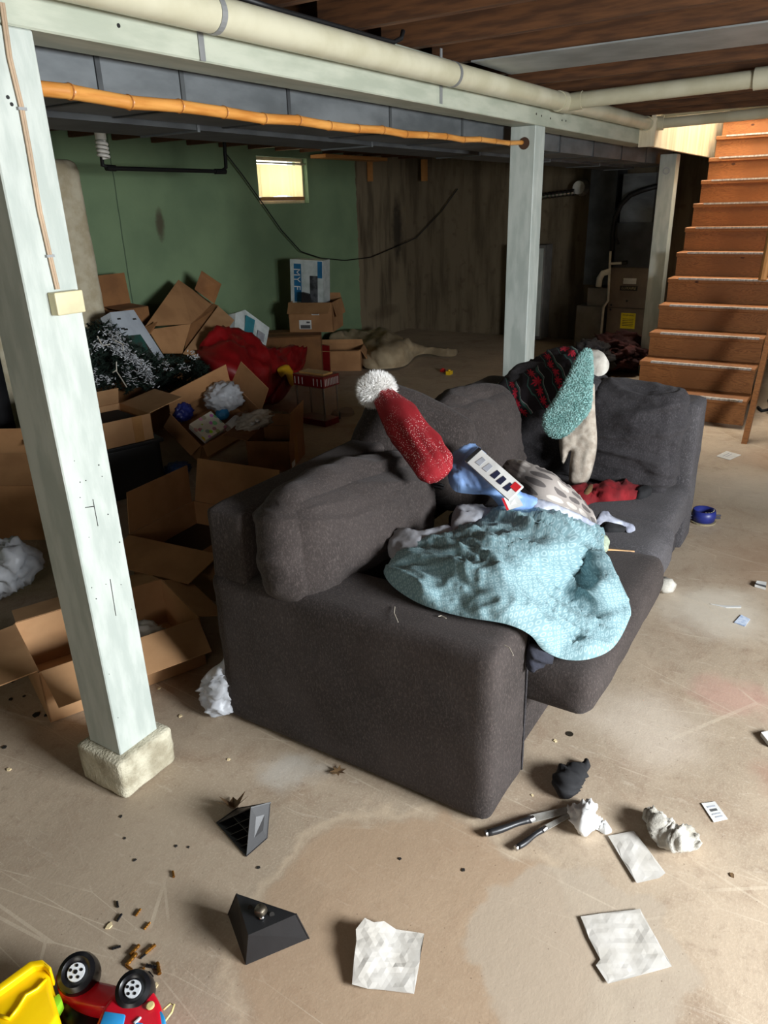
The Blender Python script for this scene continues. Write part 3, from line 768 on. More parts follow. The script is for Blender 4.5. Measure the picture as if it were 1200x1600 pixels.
for a, c_ in zip(xs[:-1], xs[1:]):
    o = MB().span(a + .002, c_ - .002, 2.112, 2.40, 1.866, 2.11).build('duct_section', 'duct_dark', t)
    MB().span(c_ - .01, c_ + .003, 2.108, 2.405, 1.86, 2.112).build('seam', 'galvanised', o)
t = thing('panned_joist_metal', 'flat grey sheet metal nailed under two joists as a return duct', 'duct', (3.43, 0, 2.12))
MB().span(3.2, 3.62, Y0 + .02, 1.55, 2.138, 2.144).build('sheet', 'sheet_metal', t)

t = thing('bamboo_pole', 'orange bamboo pole hanging below the beam between two white posts', 'pole', (2.6, 1.67, 1.86))
pa = PY(40, 133, 1.68); pb = PX(815, 224, 4.09)
pa = Vector((1.13, 1.68, 1.868))
n = 17; nodes = [pa.lerp(pb, (i / n) ** 1.0) for i in range(n + 1)]
for i, p in enumerate(nodes): p.z += -.012 * math.sin(math.pi * i / n) + (.004 * math.sin(i * 2.3))
for i in range(n):
    ra = .0175 - .006 * i / n; a, c_ = nodes[i], nodes[i + 1]
    MB().tube([a, a.lerp(c_, .06), a.lerp(c_, .5), a.lerp(c_, .94), c_], [ra * 1.1, ra * .99, ra * .95, ra * .97, ra * 1.08], 12).build('cane_segment', 'bamboo', t, smooth=True)
    if i: d_ = (c_ - a).normalized(); MB().tube([a - d_ * .002, a + d_ * .002], ra * 1.13, 12).build('node_ring', 'bamboo_ring', t)

PR = .0445
def pipe_y(px, py): return PY(px, py, BY - PR - .006)
t = thing('drain_pipe', 'thick cream plastic drain pipe strapped along the front of the white beam', 'pipe', (3, BY, 2.1))
YP = BY - PR - .006
A = Vector((X0 + .05, YP, 2.185)); Q1 = PY(700, 113, YP); Q2 = PY(300, 14, YP); Q3 = PY(960, 180, YP); Q0 = PY(150, -30, YP)
print('pipe z', Q0, Q2, Q1, Q3)
def pz_at(x): return Q2.z + (Q3.z - Q2.z) * (x - Q2.x) / (Q3.x - Q2.x)
tee = PY(882, 156, YP)
xe = 6.15
def seg(a, c_, r, nm='pipe_run', m_='pvc'): return autosmooth(MB().tube([a, c_], r, 24).build(nm, m_, t))
C = lambda x: Vector((x, YP, pz_at(x)))
seg(C(X0 + .05), C(tee.x - .06), PR); seg(C(tee.x + .06), C(xe), PR * .95)
autosmooth(MB().tube([C(tee.x - .1), C(tee.x - .08), C(tee.x + .08), C(tee.x + .1)], [PR * 1.1, PR * 1.14, PR * 1.14, PR * 1.1], 24).build('tee_fitting', 'pvc', t))
autosmooth(MB().tube([C(tee.x) + Vector((0, -.03, 0)), C(tee.x) + Vector((0, -.1, .004))], PR * .98, 24).build('tee_branch', 'pvc', t))
e1 = PY(1190, 120, 0.25) if False else None
br0 = C(tee.x) + Vector((0, -.08, .004)); brd = Vector((0, -1, .02)).normalized()
br1 = br0 + brd * 3.2
seg(br0, br1, PR * .9, 'branch_run')
cpl = br0 + brd * .85
autosmooth(MB().tube([cpl, cpl + brd * .1], PR * 1.1, 24).build('coupling', 'pvc', t))
bandp = cpl + brd * .1
autosmooth(MB().tube([bandp, bandp + brd * .035], PR * 1.14, 24).build('band', 'strap_metal', t))
autosmooth(MB().tube([C(xe - .05), C(xe + .02), C(xe + .05) + Vector((0, -.03, 0)), C(xe + .055) + Vector((0, -.1, 0))], PR * 1.05, 24).build('elbow', 'pvc', t))
seg(C(xe + .055) + Vector((0, -.08, 0)), C(xe + .055) + Vector((0, -3.2, .06)), PR * .8, 'branch_run')
seg(C(xe + .17) + Vector((0, -.0, .05)), C(xe + .17) + Vector((0, -3.2, .11)), .022, 'branch_run')
for (px, py) in ((332, 30), (706, 112)):
    P = PY(px, py, YP); c0 = C(P.x)
    o = MB().lathe([(PR * 1.01, -.01), (PR * 1.05, -.01), (PR * 1.05, .01), (PR * 1.01, .01)], c0, 24, Matrix.Rotation(R(90), 3, 'Y')).build('pipe_strap', 'strap_metal', t)
    MB().span(c0.x - .01, c0.x + .01, BY - .004, BY - .0005, c0.z - PR - .055, c0.z - PR + .03).build('strap_tail', 'strap_metal', o)
    MB().span(c0.x - .008, c0.x + .008, BY - .004, BY - .0005, c0.z + PR - .02, c0.z + PR + .05).build('strap_tail', 'strap_metal', o)
t = thing('black_cable', 'black cable lying along the top of the white beam', 'cable', (1.8, BY, 2.13))
pts = [(370, -6), (430, 14), (480, 28), (540, 45), (590, 60), (615, 66), (627, 60), (630, 48)]
MB().tube([PY(x, y, BY - .02 if i < 6 else BY - .03) for i, (x, y) in enumerate(pts)], .008, 8).build('sheath', 'black_rubber', t, smooth=True)
MB().tube([PY(x, y, BY - .015) for x, y in ((310, -4), (365, 6), (430, 22), (462, 35))], .003, 6).build('thin_wire', 'tan_cable', t)

# gas pipe, lamp bulb and wires near the green wall
t = thing('black_gas_pipe', 'thin black iron pipe hanging in a long U before the green wall', 'pipe', (5, 4.6, 1.9))
YG = 4.4
pts = [(lambda p: Vector((p.x, p.y, 2.368)))(PY(158, 235, YG)), PY(158, 235, YG), PY(160, 258, YG), PY(176, 263, YG), PY(345, 268, YG), PY(353, 262, YG), PY(351, 228, YG), (lambda p: Vector((p.x, p.y, 2.368)))(PY(351, 228, YG))]
MB().tube(pts, .014, 8).build('pipe_run', 'black_iron', t, smooth=True)
MB().tube([PY(166, 262, YG), PY(180, 263, YG)], .02, 10).build('fitting', 'black_iron', t); MB().tube([PY(336, 268, YG), PY(352, 268, YG)], .02, 10).build('fitting', 'black_iron', t)
t = thing('bulb_lamp', 'unlit spiral bulb in a porcelain socket hanging from a joist', 'lamp', PY(158, 245, 3.6))
c0 = PY(157, 213, 3.6); MB().lathe([(.055, .1), (.055, .06), (.03, .05), (.028, -.015)], c0, 18).build('socket', 'cfl', t, smooth=True)
MB().tube([c0 + Vector((0, 0, .1)), (c0.x, c0.y, 2.128)], .03, 12).build('socket_base', 'cfl', t)
cz = c0.z - .02; MB().tube([(c0.x + .026 * math.cos(a / 3), c0.y + .026 * math.sin(a / 3), cz - .085 * a / 80) for a in range(80)], .0085, 8).build('bulb_spiral', 'cfl', t, smooth=True)
t = thing('hanging_wire', 'thin dark wire sagging across the green wall below the window', 'wire', PY(560, 405, 5.2))
wp = [(353, 240), (380, 275), (412, 320), (440, 360), (470, 393), (500, 403), (540, 407), (580, 402), (620, 385)]
P1 = [PY(x, y, 5.28) for x, y in wp] + [PX(x, y, 9.08) for x, y in ((650, 372), (690, 330), (715, 295))]
MB().tube(P1, .006, 6).build('strand', 'black_rubber', t, smooth=True)

# ------------------------------------------------------------------ the sectional sofa
def softbox(name, m, parent, x0, x1, y0, y1, z0, z1, r=.04, n=12, wr=.004, wsc=7, seed=1.0, bulge=(0, 0, 0), wst=(1, 1, 1), M=None):
    c = Vector(((x0 + x1) / 2, (y0 + y1) / 2, (z0 + z1) / 2))
    return cushion(name, m, parent, T(c) @ (M or Matrix.Identity(4)), (x1 - x0, y1 - y0, z1 - z0), r=r, n=n, wr=wr, wsc=wsc, seed=seed, bulge=bulge, wst=wst)
sf = thing('sectional_sofa', 'worn charcoal fabric corner sofa piled with clothes and bedding', 'sofa', (2.6, 1.1, 0))
arm = softbox('armrest', 'sofa_cloth', sf, 1.45, 1.70, .615, 1.585, .005, .553, r=.03, n=22, wr=.004, wsc=5, bulge=(.004, .004, .012))
softbox('back_frame', 'sofa_cloth', sf, 1.46, 3.55, 1.43, 1.58, .3, .775, r=.025, n=16, wr=.003, wsc=5, seed=3)
softbox('seat_base', 'sofa_cloth', sf, 1.705, 2.85, .655, 1.43, .01, .235, r=.015, n=12, wr=.003, seed=7)
softbox('end_back_frame', 'sofa_grey', sf, 3.50, 3.70, .53, 1.585, .01, .735, r=.025, n=14, wr=.003, seed=9)
softbox('end_seat_base', 'sofa_dark', sf, 3.12, 3.50, .555, 1.43, .01, .20, r=.015, n=10, wr=.003, seed=11)
# piping line up the arm front
MB().tube([(1.7025, .62, z / 20 * .5 + .01) for z in range(21)], .004, 6).build('piping', 'sofa_dark', sf, smooth=True)
# seat cushions
softbox('seat_cushion', 'sofa_cloth', sf, 1.712, 2.60, .435, 1.30, .238, .395, r=.05, n=22, wr=.005, wsc=5, seed=13, bulge=(0, .01, .02))
softbox('seat_cushion', 'sofa_grey', sf, 2.605, 2.93, .47, 1.35, .205, .385, r=.05, n=18, wr=.005, wsc=6, seed=15, bulge=(0, .012, .015))
softbox('seat_cushion', 'sofa_grey', sf, 2.94, 3.49, .515, 1.40, .20, .362, r=.035, n=18, wr=.005, wsc=6, seed=17, bulge=(0, .006, .015))
# back cushions
def backcush(M, size, seed, m='sofa_cloth', wr=.016, bulge=(.0, .05, .03), wst=(.8, .5, 2.0), r=.07):
    return cushion('back_cushion', m, sf, M, size, r=r, n=56, bulge=bulge, wr=wr, wsc=4.5, wst=wst, seed=seed)
backcush(T(1.89, 1.325, .615) @ rot(x=-10, z=2, y=8), (.88, .22, .36), 22.5, bulge=(.02, .06, .035), r=.105, wr=.015)
backcush(T(2.80, 1.32, .63) @ rot(x=-14, z=-8), (.55, .2, .42), 25, bulge=(.02, .05, .05))
backcush(T(3.37, 1.17, .60) @ rot(x=-10, z=-84), (.50, .20, .50), 27, 'sofa_dark', bulge=(.02, .04, .04))
backcush(T(3.36, .79, .59) @ rot(x=-8, z=-89), (.43, .18, .45), 29, 'sofa_dark', wst=(.5, .5, 2.6), bulge=(.01, .03, .03), wr=.03)
# loose threads on the fabric
for pts in (((448, 815), (460, 822), (470, 832)), ((617, 960), (620, 972), (624, 978)), ((790, 1008), (798, 1012), (803, 1022))):
    pass
def threads(o_parent):
    for pts in (((617, 948), (616, 958), (622, 972)), ((788, 1008), (796, 1012), (802, 1024)), ((685, 963), (690, 962), (697, 966))):
        MB().tube([PZ(x, y, .566) for x, y in pts], .0012, 5).build('loose_thread', 'thread', o_parent)
threads(sf)

# the loose cushion with its zip, tipped across the back
a_, b_, c_ = PX(549, 643, 2.2), PX(546, 712, 2.2), PX(690, 783, 2.34)
lc = thing('loose_cushion', 'loose charcoal sofa cushion tipped on its side with a zip along its edge', 'cushion', (2.35, 1.35, .5))
xd = (c_ - b_).normalized(); up_ = (a_ - b_)
L = (c_ - b_).length + .02
Mc = frame((b_ + c_) / 2, xd, Vector((.25, .05, 1.0)))
zc = Vector((Mc[0][2], Mc[1][2], Mc[2][2]))
sgn = 1 if zc.x < 0 else -1
cushion('pad', 'sofa_cloth', lc, Mc @ T(0, .15, -.075 * sgn), (L, .33, .15), r=.05, n=26, bulge=(.02, .02, .03), wr=.006, wsc=6, seed=31)
zp = [Mc @ Vector((-L / 2 + .03 + (L - .06) * i / 20,   .05 + .008 * math.sin(i * .7), .012 * sgn)) for i in range(21)]
MB().tube(zp, .006, 6).build('zip', 'black_rubber', lc, smooth=True)
zp = [p + Vector((0, 0, -.012)) for p in zp]; MB().tube(zp, .005, 6).build('zip_tape', 'sofa_dark', lc, smooth=True)

# ------------------------------------------------------------------ things piled on the sofa
o = drape('bed_sheet', 'ring_sheet',
      [(604, 884), (600, 897), (618, 920), (660, 945), (720, 963), (790, 975), (828, 992), (848, 1015), (880, 1030), (920, 1030), (958, 1012), (983, 968), (983, 940), (962, 893), (944, 858), (945, 832), (920, 815), (870, 797), (820, 794), (775, 796), (738, 820), (690, 832), (645, 848), (622, 868)],
      [(604, 890, 'z', .585), (640, 935, 'z', .575), (720, 963, 'z', .575), (790, 975, 'z', .575), (830, 995, 'z', .54), (860, 1022, 'z', .44), (920, 1030, 'z', .415), (975, 990, 'z', .40), (983, 940, 'z', .41), (944, 850, 'z', .43), (920, 815, 'z', .46), (870, 797, 'z', .53), (820, 794, 'z', .57), (775, 797, 'z', .58), (690, 832, 'z', .60), (640, 850, 'z', .60),
       (905, 893, 'z', .43), (938, 905, 'z', .50), (868, 862, 'z', .60), (930, 960, 'z', .43), (955, 925, 'z', .47), (700, 890, 'z', .63), (770, 850, 'z', .64), (800, 900, 'z', .63), (850, 890, 'z', .56), (880, 980, 'z', .47), (720, 930, 'z', .60)],
      step=4.5, thick=.012, fold=.034, fsc=5.0, fst=(1.5, .8, .5), puff=.012, seed=2.2, rg=.75, soft=6)
tag(o, 'crumpled pale blue sheet with tiny ring print heaped over the sofa arm', 'sheet')
o = drape('sheet_lining', 'grey_lining', [(607, 840), (625, 825), (660, 828), (700, 820), (705, 835), (665, 845), (640, 870), (610, 872)],
      [(607, 840, 'z', .60), (625, 826, 'z', .63), (700, 820, 'z', .62), (705, 835, 'z', .61), (640, 868, 'z', .60), (610, 870, 'z', .59), (650, 845, 'z', .62)], step=5, thick=.01, fold=.012, fsc=14, puff=.008, seed=5)
tag(o, 'grey lining of bedding sticking out behind the pale blue sheet', 'cloth')
o = drape('grey_garment', 'grey_lining', [(705, 815), (712, 795), (745, 790), (775, 800), (760, 815), (730, 828), (708, 828)],
      [(705, 820, 'z', .58), (745, 790, 'z', .60), (775, 800, 'z', .58), (730, 826, 'z', .58)], step=5, fold=.012, fsc=14, puff=.02, seed=7)
tag(o, 'rumpled grey garment between the pale blue sheet and the wrapped bedding', 'cloth')
o = drape('wrapped_bedding', 'blue_satin', [(700, 735), (706, 715), (722, 705), (745, 703), (775, 735), (805, 765), (830, 775), (830, 790), (815, 800), (785, 795), (765, 775), (735, 772), (712, 768), (702, 755)],
      [(700, 740, 'z', .70), (722, 705, 'z', .76), (745, 703, 'z', .76), (800, 765, 'z', .66), (830, 780, 'z', .60), (785, 795, 'z', .60), (735, 770, 'z', .66), (705, 757, 'z', .68), (760, 740, 'z', .72)], step=4, thick=.03, fold=.012, fsc=16, puff=.03, seed=3)
tag(o, 'light blue folded bedding in its packaging on the sofa', 'bedding')
# its card label
cc = [PZ(727, 722, .765), PZ(749, 702, .80), PZ(818, 762, .715), PZ(797, 777, .685)]
cc[3] = cc[0] + cc[2] - cc[1]
t = thing('label_card', 'white product card with dark pictograms stuck on the light blue bedding', 'card', cc[3])
nn = (cc[1] - cc[0]).cross(cc[2] - cc[1]); nn = nn if nn.z > 0 else -nn; nn.normalize()
MB().prism(cc, nn * .01).build('board', 'paper_white', t)
def on(u, v): return (cc[0].lerp(cc[1], v)).lerp(cc[3].lerp(cc[2], v), u) + nn * .0105
MB().prism([on(0, 0), on(0, 1), on(.06, 1), on(.06, 0)], nn * .003).build('black_edge', 'black_plastic', t)
for (u, v, m_, s) in ((.2, .5, 'grey_lining', .05), (.36, .5, 'grey_lining', .05), (.54, .5, 'navy', .05), (.68, .48, 'navy', .05), (.84, .46, 'navy', .05)):
    MB().prism([on(u - s, v - .22), on(u - s * .6, v + .24), on(u + s, v + .22), on(u + s, v - .2)], nn * .001).build('pictogram', m_, t)
MB().prism([on(.86, .52), on(.86, .9), on(.99, .9), on(.99, .52)], nn * .0012).build('red_mark', 'label_red', t)
cc2 = [PZ(784, 779, .665), PZ(808, 773, .68), PZ(818, 790, .65), PZ(792, 798, .635)]
n2_ = (cc2[1] - cc2[0]).cross(cc2[2] - cc2[1]); n2_ = n2_ if n2_.z > 0 else -n2_; n2_.normalize()
t = thing('paper_tag', 'small white paper tag with a red stripe on the light blue bedding', 'tag', cc2[3])
MB().prism(cc2, n2_ * .003).build('slip', 'paper_white', t)
MB().prism([cc2[0] + n2_ * .0035, cc2[0].lerp(cc2[1], .14) + n2_ * .0035, cc2[3].lerp(cc2[2], .14) + n2_ * .0035, cc2[3] + n2_ * .0035], n2_ * .001).build('stripe', 'label_red', t)
o = drape('patterned_pillow', 'leaf_print', [(786, 735), (795, 722), (812, 718), (840, 730), (880, 757), (915, 787), (932, 812), (925, 822), (890, 812), (850, 795), (815, 770), (790, 752)],
      [(786, 738, 'z', .60), (812, 718, 'z', .66), (880, 757, 'z', .58), (930, 812, 'z', .47), (890, 812, 'z', .47), (815, 770, 'z', .56), (850, 765, 'z', .60)], step=5, thick=.04, fold=.008, fsc=8, puff=.018, seed=4)
tag(o, 'grey pillow printed with leaf shapes lying on the sofa', 'pillow')
o = drape('pale_lining_cloth', 'pale_satin', [(828, 785), (845, 780), (880, 792), (915, 808), (930, 822), (900, 818), (860, 808), (835, 802)],
      [(828, 787, 'z', .60), (880, 792, 'z', .58), (930, 820, 'z', .48), (860, 807, 'z', .56)], step=4, fold=.01, fsc=20, puff=.01, seed=6, thick=.012)
tag(o, 'pale lilac satin cloth tucked between the leaf pillow and the blue sheet', 'cloth')
o = drape('strap_cloth', 'pale_satin', [(930, 815), (938, 800), (950, 799), (956, 806), (975, 814), (990, 820), (992, 830), (980, 832), (975, 822), (958, 817), (945, 815), (935, 822)],
      [(930, 818, 'z', .43), (945, 800, 'z', .45), (990, 822, 'z', .405), (980, 830, 'z', .40), (958, 815, 'z', .43)], step=3, fold=.008, fsc=40, puff=.002, thick=.006, seed=8)
tag(o, 'white and grey strap trailing over the seat beside the leaf pillow', 'strap')
o = drape('dark_garment', 'black_cloth', [(940, 826), (950, 815), (975, 822), (978, 832), (960, 833), (945, 832)], [(940, 826, 'z', .40), (960, 816, 'z', .42), (978, 830, 'z', .395), (950, 832, 'z', .395)], step=3, fold=.006, fsc=20, puff=.01, seed=9)
tag(o, 'small black garment under the trailing white strap on the seat', 'cloth')
o = drape('red_cloth', 'red_cloth', [(886, 762), (905, 756), (930, 757), (950, 749), (965, 752), (985, 750), (1001, 760), (1003, 770), (992, 780), (960, 783), (930, 785), (915, 790), (900, 786), (888, 775)],
      [(886, 765, 'z', .41), (930, 757, 'z', .42), (985, 750, 'z', .41), (1003, 768, 'z', .385), (992, 780, 'z', .38), (930, 785, 'z', .38), (900, 786, 'z', .39), (945, 768, 'z', .42)], step=4, fold=.016, fsc=14, puff=.014, seed=10)
tag(o, 'crumpled red cloth lying on the seat at the sofa corner', 'cloth')
o = drape('dark_sock', 'black_cloth', [(992, 768), (1000, 762), (1014, 763), (1018, 772), (1008, 778), (996, 780)], [(992, 770, 'z', .39), (1005, 762, 'z', .40), (1018, 772, 'z', .38), (1000, 780, 'z', .38)], step=3, fold=.006, fsc=20, puff=.02, seed=11)
tag(o, 'small black sock beside the crumpled red cloth', 'sock')
o = drape('dry_leaf', 'leaf_brown', [(911, 772), (917, 762), (925, 758), (924, 768), (917, 775)], [(911, 772, 'z', .46), (925, 758, 'z', .455), (917, 775, 'z', .455), (920, 765, 'z', .462)], step=3, fold=.002, fsc=30, puff=.003, thick=.003, nudge=.006)
tag(o, 'small dry brown leaf on the red cloth', 'leaf')
o = drape('knit_scrap', 'rope_knit', [(920, 845), (932, 835), (946, 840), (950, 855), (945, 866), (930, 866), (922, 858)], [(920, 848, 'z', .43), (932, 836, 'z', .44), (950, 855, 'z', .40), (935, 866, 'z', .40)], step=3, fold=.004, fsc=25, puff=.02, seed=12)
tag(o, 'bit of pale green knit peeking from under the blue sheet', 'knit')
tag(MB().tube([PZ(948, 859, .405), PZ(991, 862, .392)], .004, 7).build('wooden_stick', 'stick_wood'), 'thin wooden stick lying on the grey seat cushion', 'stick')
o = drape('navy_garment', 'denim_dark', [(824, 1015), (832, 1005), (850, 1015), (866, 1027), (850, 1040), (834, 1048), (824, 1046)], [(824, 1015, 'z', .46), (850, 1015, 'z', .46), (866, 1027, 'z', .42), (850, 1040, 'z', .40), (826, 1046, 'z', .40)], step=4, fold=.01, fsc=18, puff=.01, seed=13)
tag(o, 'dark navy garment pushed between the sofa arm and seat cushion', 'cloth')

# knitted sweater, fluffy teal sole, grey mitten and rolled knit over the sofa corner
o = drape('knitted_sweater', 'fair_isle', [(757, 615), (775, 600), (800, 585), (835, 560), (862, 545), (885, 541), (903, 546), (915, 556), (905, 590), (890, 620), (872, 650), (860, 655), (852, 640), (838, 642), (820, 652), (800, 643), (785, 632), (768, 628)],
      [(757, 617, 'x', 3.2), (800, 585, 'x', 3.38), (862, 545, 'x', 3.5), (903, 548, 'x', 3.48), (890, 620, 'x', 3.22), (860, 655, 'x', 3.2), (820, 652, 'x', 3.18), (785, 632, 'x', 3.18), (830, 610, 'x', 3.24)],
      step=5, thick=.02, fold=.014, fsc=9, fst=(1, 2, .6), puff=.015, seed=14)
tag(o, 'dark knitted sweater with red and green snowflake bands over the sofa back', 'sweater')
o = drape('rolled_knit', 'white_knit', [(905, 560), (925, 552), (944, 556), (952, 568), (948, 582), (935, 588), (918, 582), (905, 578)], [(905, 565, 'x', 3.44), (940, 556, 'x', 3.46), (950, 575, 'x', 3.42), (920, 583, 'x', 3.38)], step=4, fold=.008, fsc=22, puff=.04, thick=.04, seed=15)
tag(o, 'off white knit rolled up on top of the sofa back', 'knit')
o = drape('grey_mitten', 'grey_knit', [(898, 660), (915, 630), (924, 598), (929, 600), (930, 640), (933, 690), (928, 725), (916, 755), (890, 754), (892, 705), (886, 715), (879, 725), (874, 700), (876, 680)],
      [(898, 660, 'x', 3.2), (926, 600, 'x', 3.24), (933, 690, 'x', 3.2), (916, 755, 'x', 3.16), (890, 754, 'x', 3.15), (876, 690, 'x', 3.17), (879, 725, 'x', 3.16)], step=4, fold=.006, fsc=14, puff=.02, thick=.02, seed=16)
tag(o, 'oatmeal grey knit garment hanging under the fluffy teal piece', 'knit')
def fuzz(o, m, n, L, r, seed=1):
    """short pile standing on a cloth or ball, one joined part of it"""
    rnd = random.Random(seed); me = o.data
    polys = [p for p in me.polygons]; ar = [p.area for p in polys]
    b = MB()
    for p in rnd.choices(polys, ar, k=n):
        vs = [me.vertices[i].co for i in p.vertices]
        w = [rnd.random() for _ in vs]; s = sum(w); q = Vector((0, 0, 0))
        for k, v in zip(w, vs): q += v * (k / s)
        d = (p.normal + Vector((rnd.gauss(0, .4), rnd.gauss(0, .4), rnd.gauss(0, .4)))).normalized()
        a = d.orthogonal().normalized(); c = d.cross(a); l = L * rnd.uniform(.5, 1.2)
        b.add([q + a * r, q - a * r * .5 + c * r * .8, q - a * r * .5 - c * r * .8, q + d * l], [(0, 1, 3), (1, 2, 3), (2, 0, 3)])
    f = b.build('pile', m, o, local=True, recalc=False); f['kind'] = 'stuff'
    return f
o = drape('fluffy_sole', 'teal_fur', [(918, 546), (924, 550), (926, 575), (925, 605), (922, 640), (905, 662), (888, 678), (870, 685), (854, 676), (848, 660), (852, 645), (868, 622), (885, 592), (900, 562), (910, 549)],
      [(918, 547, 'x', 3.34), (925, 600, 'x', 3.2), (920, 645, 'x', 3.14), (870, 684, 'x', 3.08), (849, 660, 'x', 3.08), (885, 592, 'x', 3.16), (890, 630, 'x', 3.12)], step=4, fold=.003, fsc=30, puff=.01, thick=.03, seed=17)
tag(o, 'fluffy teal bath mat piece shaped like a long foot over the sofa back', 'mat')
fuzz(o, 'teal_fur', 12000, .009, .003, 3)

# santa hat
p_top, p_bot = PY(596, 612, 1.50), PY(688, 748, 1.03)
p_top = PY(596, 616, 1.46); p_mid = PY(640, 670, 1.29); p_bot = PY(690, 745, 1.07)
t = thing('santa_hat', 'red glittery santa hat with white fur draped down the loose cushion', 'hat', p_bot)
b = MB(); NSEG, NC = 34, 30; prev = None
ax_dir = (p_bot - p_top).normalized(); side = ax_dir.cross(CAM - p_mid).normalized(); nrm = side.cross(ax_dir)
if nrm.dot(CAM - p_mid) < 0: nrm = -nrm
for i in range(NSEG + 1):
    s = i / NSEG
    c0 = (p_top * (1 - s) * (1 - s) + p_mid * 2 * s * (1 - s) + p_bot * s * s)
    w = .032 + .038 * min(1, s * 1.4) + .008 * math.sin(s * 5); hgt = .028 + .026 * math.sin(math.pi * min(1, s * .9 + .05))
    if s > .93: w *= 1 - (s - .93) * 5; hgt *= 1 - (s - .93) * 6
    for k in range(NC):
        a = 2 * math.pi * k / NC; rr_ = 1 + .18 * ridge(Vector((math.cos(a) * 1.2, math.sin(a) * 1.2, s * 1.3)), 1.6, 4.0)
        b.v.append(c0 + side * math.cos(a) * w * rr_ + nrm * (math.sin(a) * hgt * rr_ + hgt * .5))
for i in range(NSEG):
    for k in range(NC):
        k2 = (k + 1) % NC; b.f.append((i * NC + k, i * NC + k2, (i + 1) * NC + k2, (i + 1) * NC + k))
b.f.append(tuple(range(NC))[::-1]); b.f.append(tuple(NSEG * NC + k for k in range(NC)))
b.build('cone', 'glitter_red', t, smooth=True)
MB().box(p_mid + nrm * .085 + side * .01, (.035, .03, .012), frame((0, 0, 0), side, ax_dir).to_3x3()).build('sequin_badge', 'tinsel', t, bevel=.004)
pm = PY(588, 609, 1.47)
bm_ = bmesh.new(); bmesh.ops.create_icosphere(bm_, subdivisions=4, radius=1)
vv_ = [Vector((v.co.x * .07, v.co.y * .055, v.co.z * .052)) * (1 + .12 * fbm(v.co, 3)) + pm for v in bm_.verts]; ff_ = [tuple(v.index for v in f.verts) for f in bm_.faces]; bm_.free()
fo = MB().add(vv_, ff_).build('fur_trim', 'white_fur', t, smooth=True); fuzz(fo, 'white_fur', 9000, .022, .0013, 5)

# dark lace cloth, tissue and toys behind the sofa back
o = drape('lace_cloth', 'dark_cloth', [(712, 640), (720, 626), (740, 622), (760, 632), (765, 645), (750, 652), (728, 650)], [(712, 642, 'y', 1.5), (740, 624, 'y', 1.55), (765, 645, 'y', 1.5), (728, 650, 'y', 1.45)], step=3, fold=.012, fsc=30, puff=.012, seed=18)
tag(o, 'small dark lacy cloth lying on the sofa back', 'cloth')
o = drape('tissue_wad', 'tissue', [(678, 648), (684, 640), (700, 641), (708, 648), (700, 655), (685, 654)], [(678, 648, 'y', 1.52), (700, 641, 'y', 1.55), (708, 648, 'y', 1.5), (685, 654, 'y', 1.48)], step=3, fold=.01, fsc=30, puff=.014, seed=19)
tag(o, 'crumpled white tissue on the sofa back beside the dark lacy cloth', 'tissue')

# ------------------------------------------------------------------ cartons
def carton(name, label, pL, pR, depth, h, flaps=None, fl=None, m='cardboard', z0=0.0, cat='box', group=None, tilt=None, tape=False, closed=False, M0=None):
    pL, pR = Vector(pL[:2]), Vector(pR[:2])
    pL = Vector((pL.x, pL.y, z0)); pR = Vector((pR.x, pR.y, z0)); w = (pR - pL).length
    Mx = frame(pL, pR - pL, Vector((0, 0, 1)).cross(pR - pL))
    if M0 is not None: Mx = M0
    t = thing(name, label, cat, group=group, M=Mx); th = .005
    D = depth
    MB().span(0, w, 0, D, .001, .006).build('bottom', m, t, local=True)
    sides = {'f': ((0, 0), (w, 0)), 'b': ((w, D), (0, D)), 'l': ((0, D), (0, 0)), 'r': ((w, 0), (w, D))}
    for k, ((ax, ay), (bx, by)) in sides.items():
        a = Vector((ax, ay, 0)); b_ = Vector((bx, by, 0)); d = (b_ - a).normalized(); inn = Vector((0, 0, 1)).cross(d)
        MB().prism([a + Vector((0, 0, .006)), b_ + Vector((0, 0, .006)), b_ + Vector((0, 0, h)), a + Vector((0, 0, h))], inn * th).build('side_panel', m, t, local=True)
        L = (fl or {}).get(k, min(w, D) * .48) if isinstance(fl, dict) else (fl or min(w, D) * .48)
        ang = -90 if closed else (flaps or {}).get(k)
        if ang is None: continue
        g = .008 if k in 'fb' else .014
        n_out = -inn; e = Vector((0, 0, 1)) * math.cos(R(ang)) + n_out * math.sin(R(ang))
        a2, b2 = a + Vector((0, 0, h + .001 + (.004 if closed and k in 'fb' else 0))) + d * g, b_ + Vector((0, 0, h + .001 + (.004 if closed and k in 'fb' else 0))) - d * g
        nn_ = d.cross(e)
        mid = 5; ins = d * .012
        bb = MB(); bb.prism([a2, b2, b2 + e * L - ins, a2 + e * L + ins], nn_ * .004); bb.build('flap', m, t, local=True)
    if tape: MB().span(-.001, 0, D / 2 - .025, D / 2 + .025, h * .3, h).build('tape', 'tape', t, local=True)
    return t, Mx, w
def label_on(t, Mx, x0, x1, z0, z1, name='shipping_label', m='paper_white', lines=True, y=-.001):
    o = MB().span(x0, x1, y - .001, y, z0, z1).build(name, m, t, local=True)
    if lines:
        MB().span(x0 + (x1 - x0) * .1, x1 - (x1 - x0) * .1, y - .0016, y - .001, z0 + (z1 - z0) * .08, z0 + (z1 - z0) * .45).build('barcode', 'barcode', o, local=True)
        MB().span(x0 + (x1 - x0) * .6, x1 - (x1 - x0) * .12, y - .0016, y - .001, z0 + (z1 - z0) * .65, z0 + (z1 - z0) * .85).build('print', 'barcode', o, local=True)
    return o
G_ = 'cardboard boxes in the back of the basement'
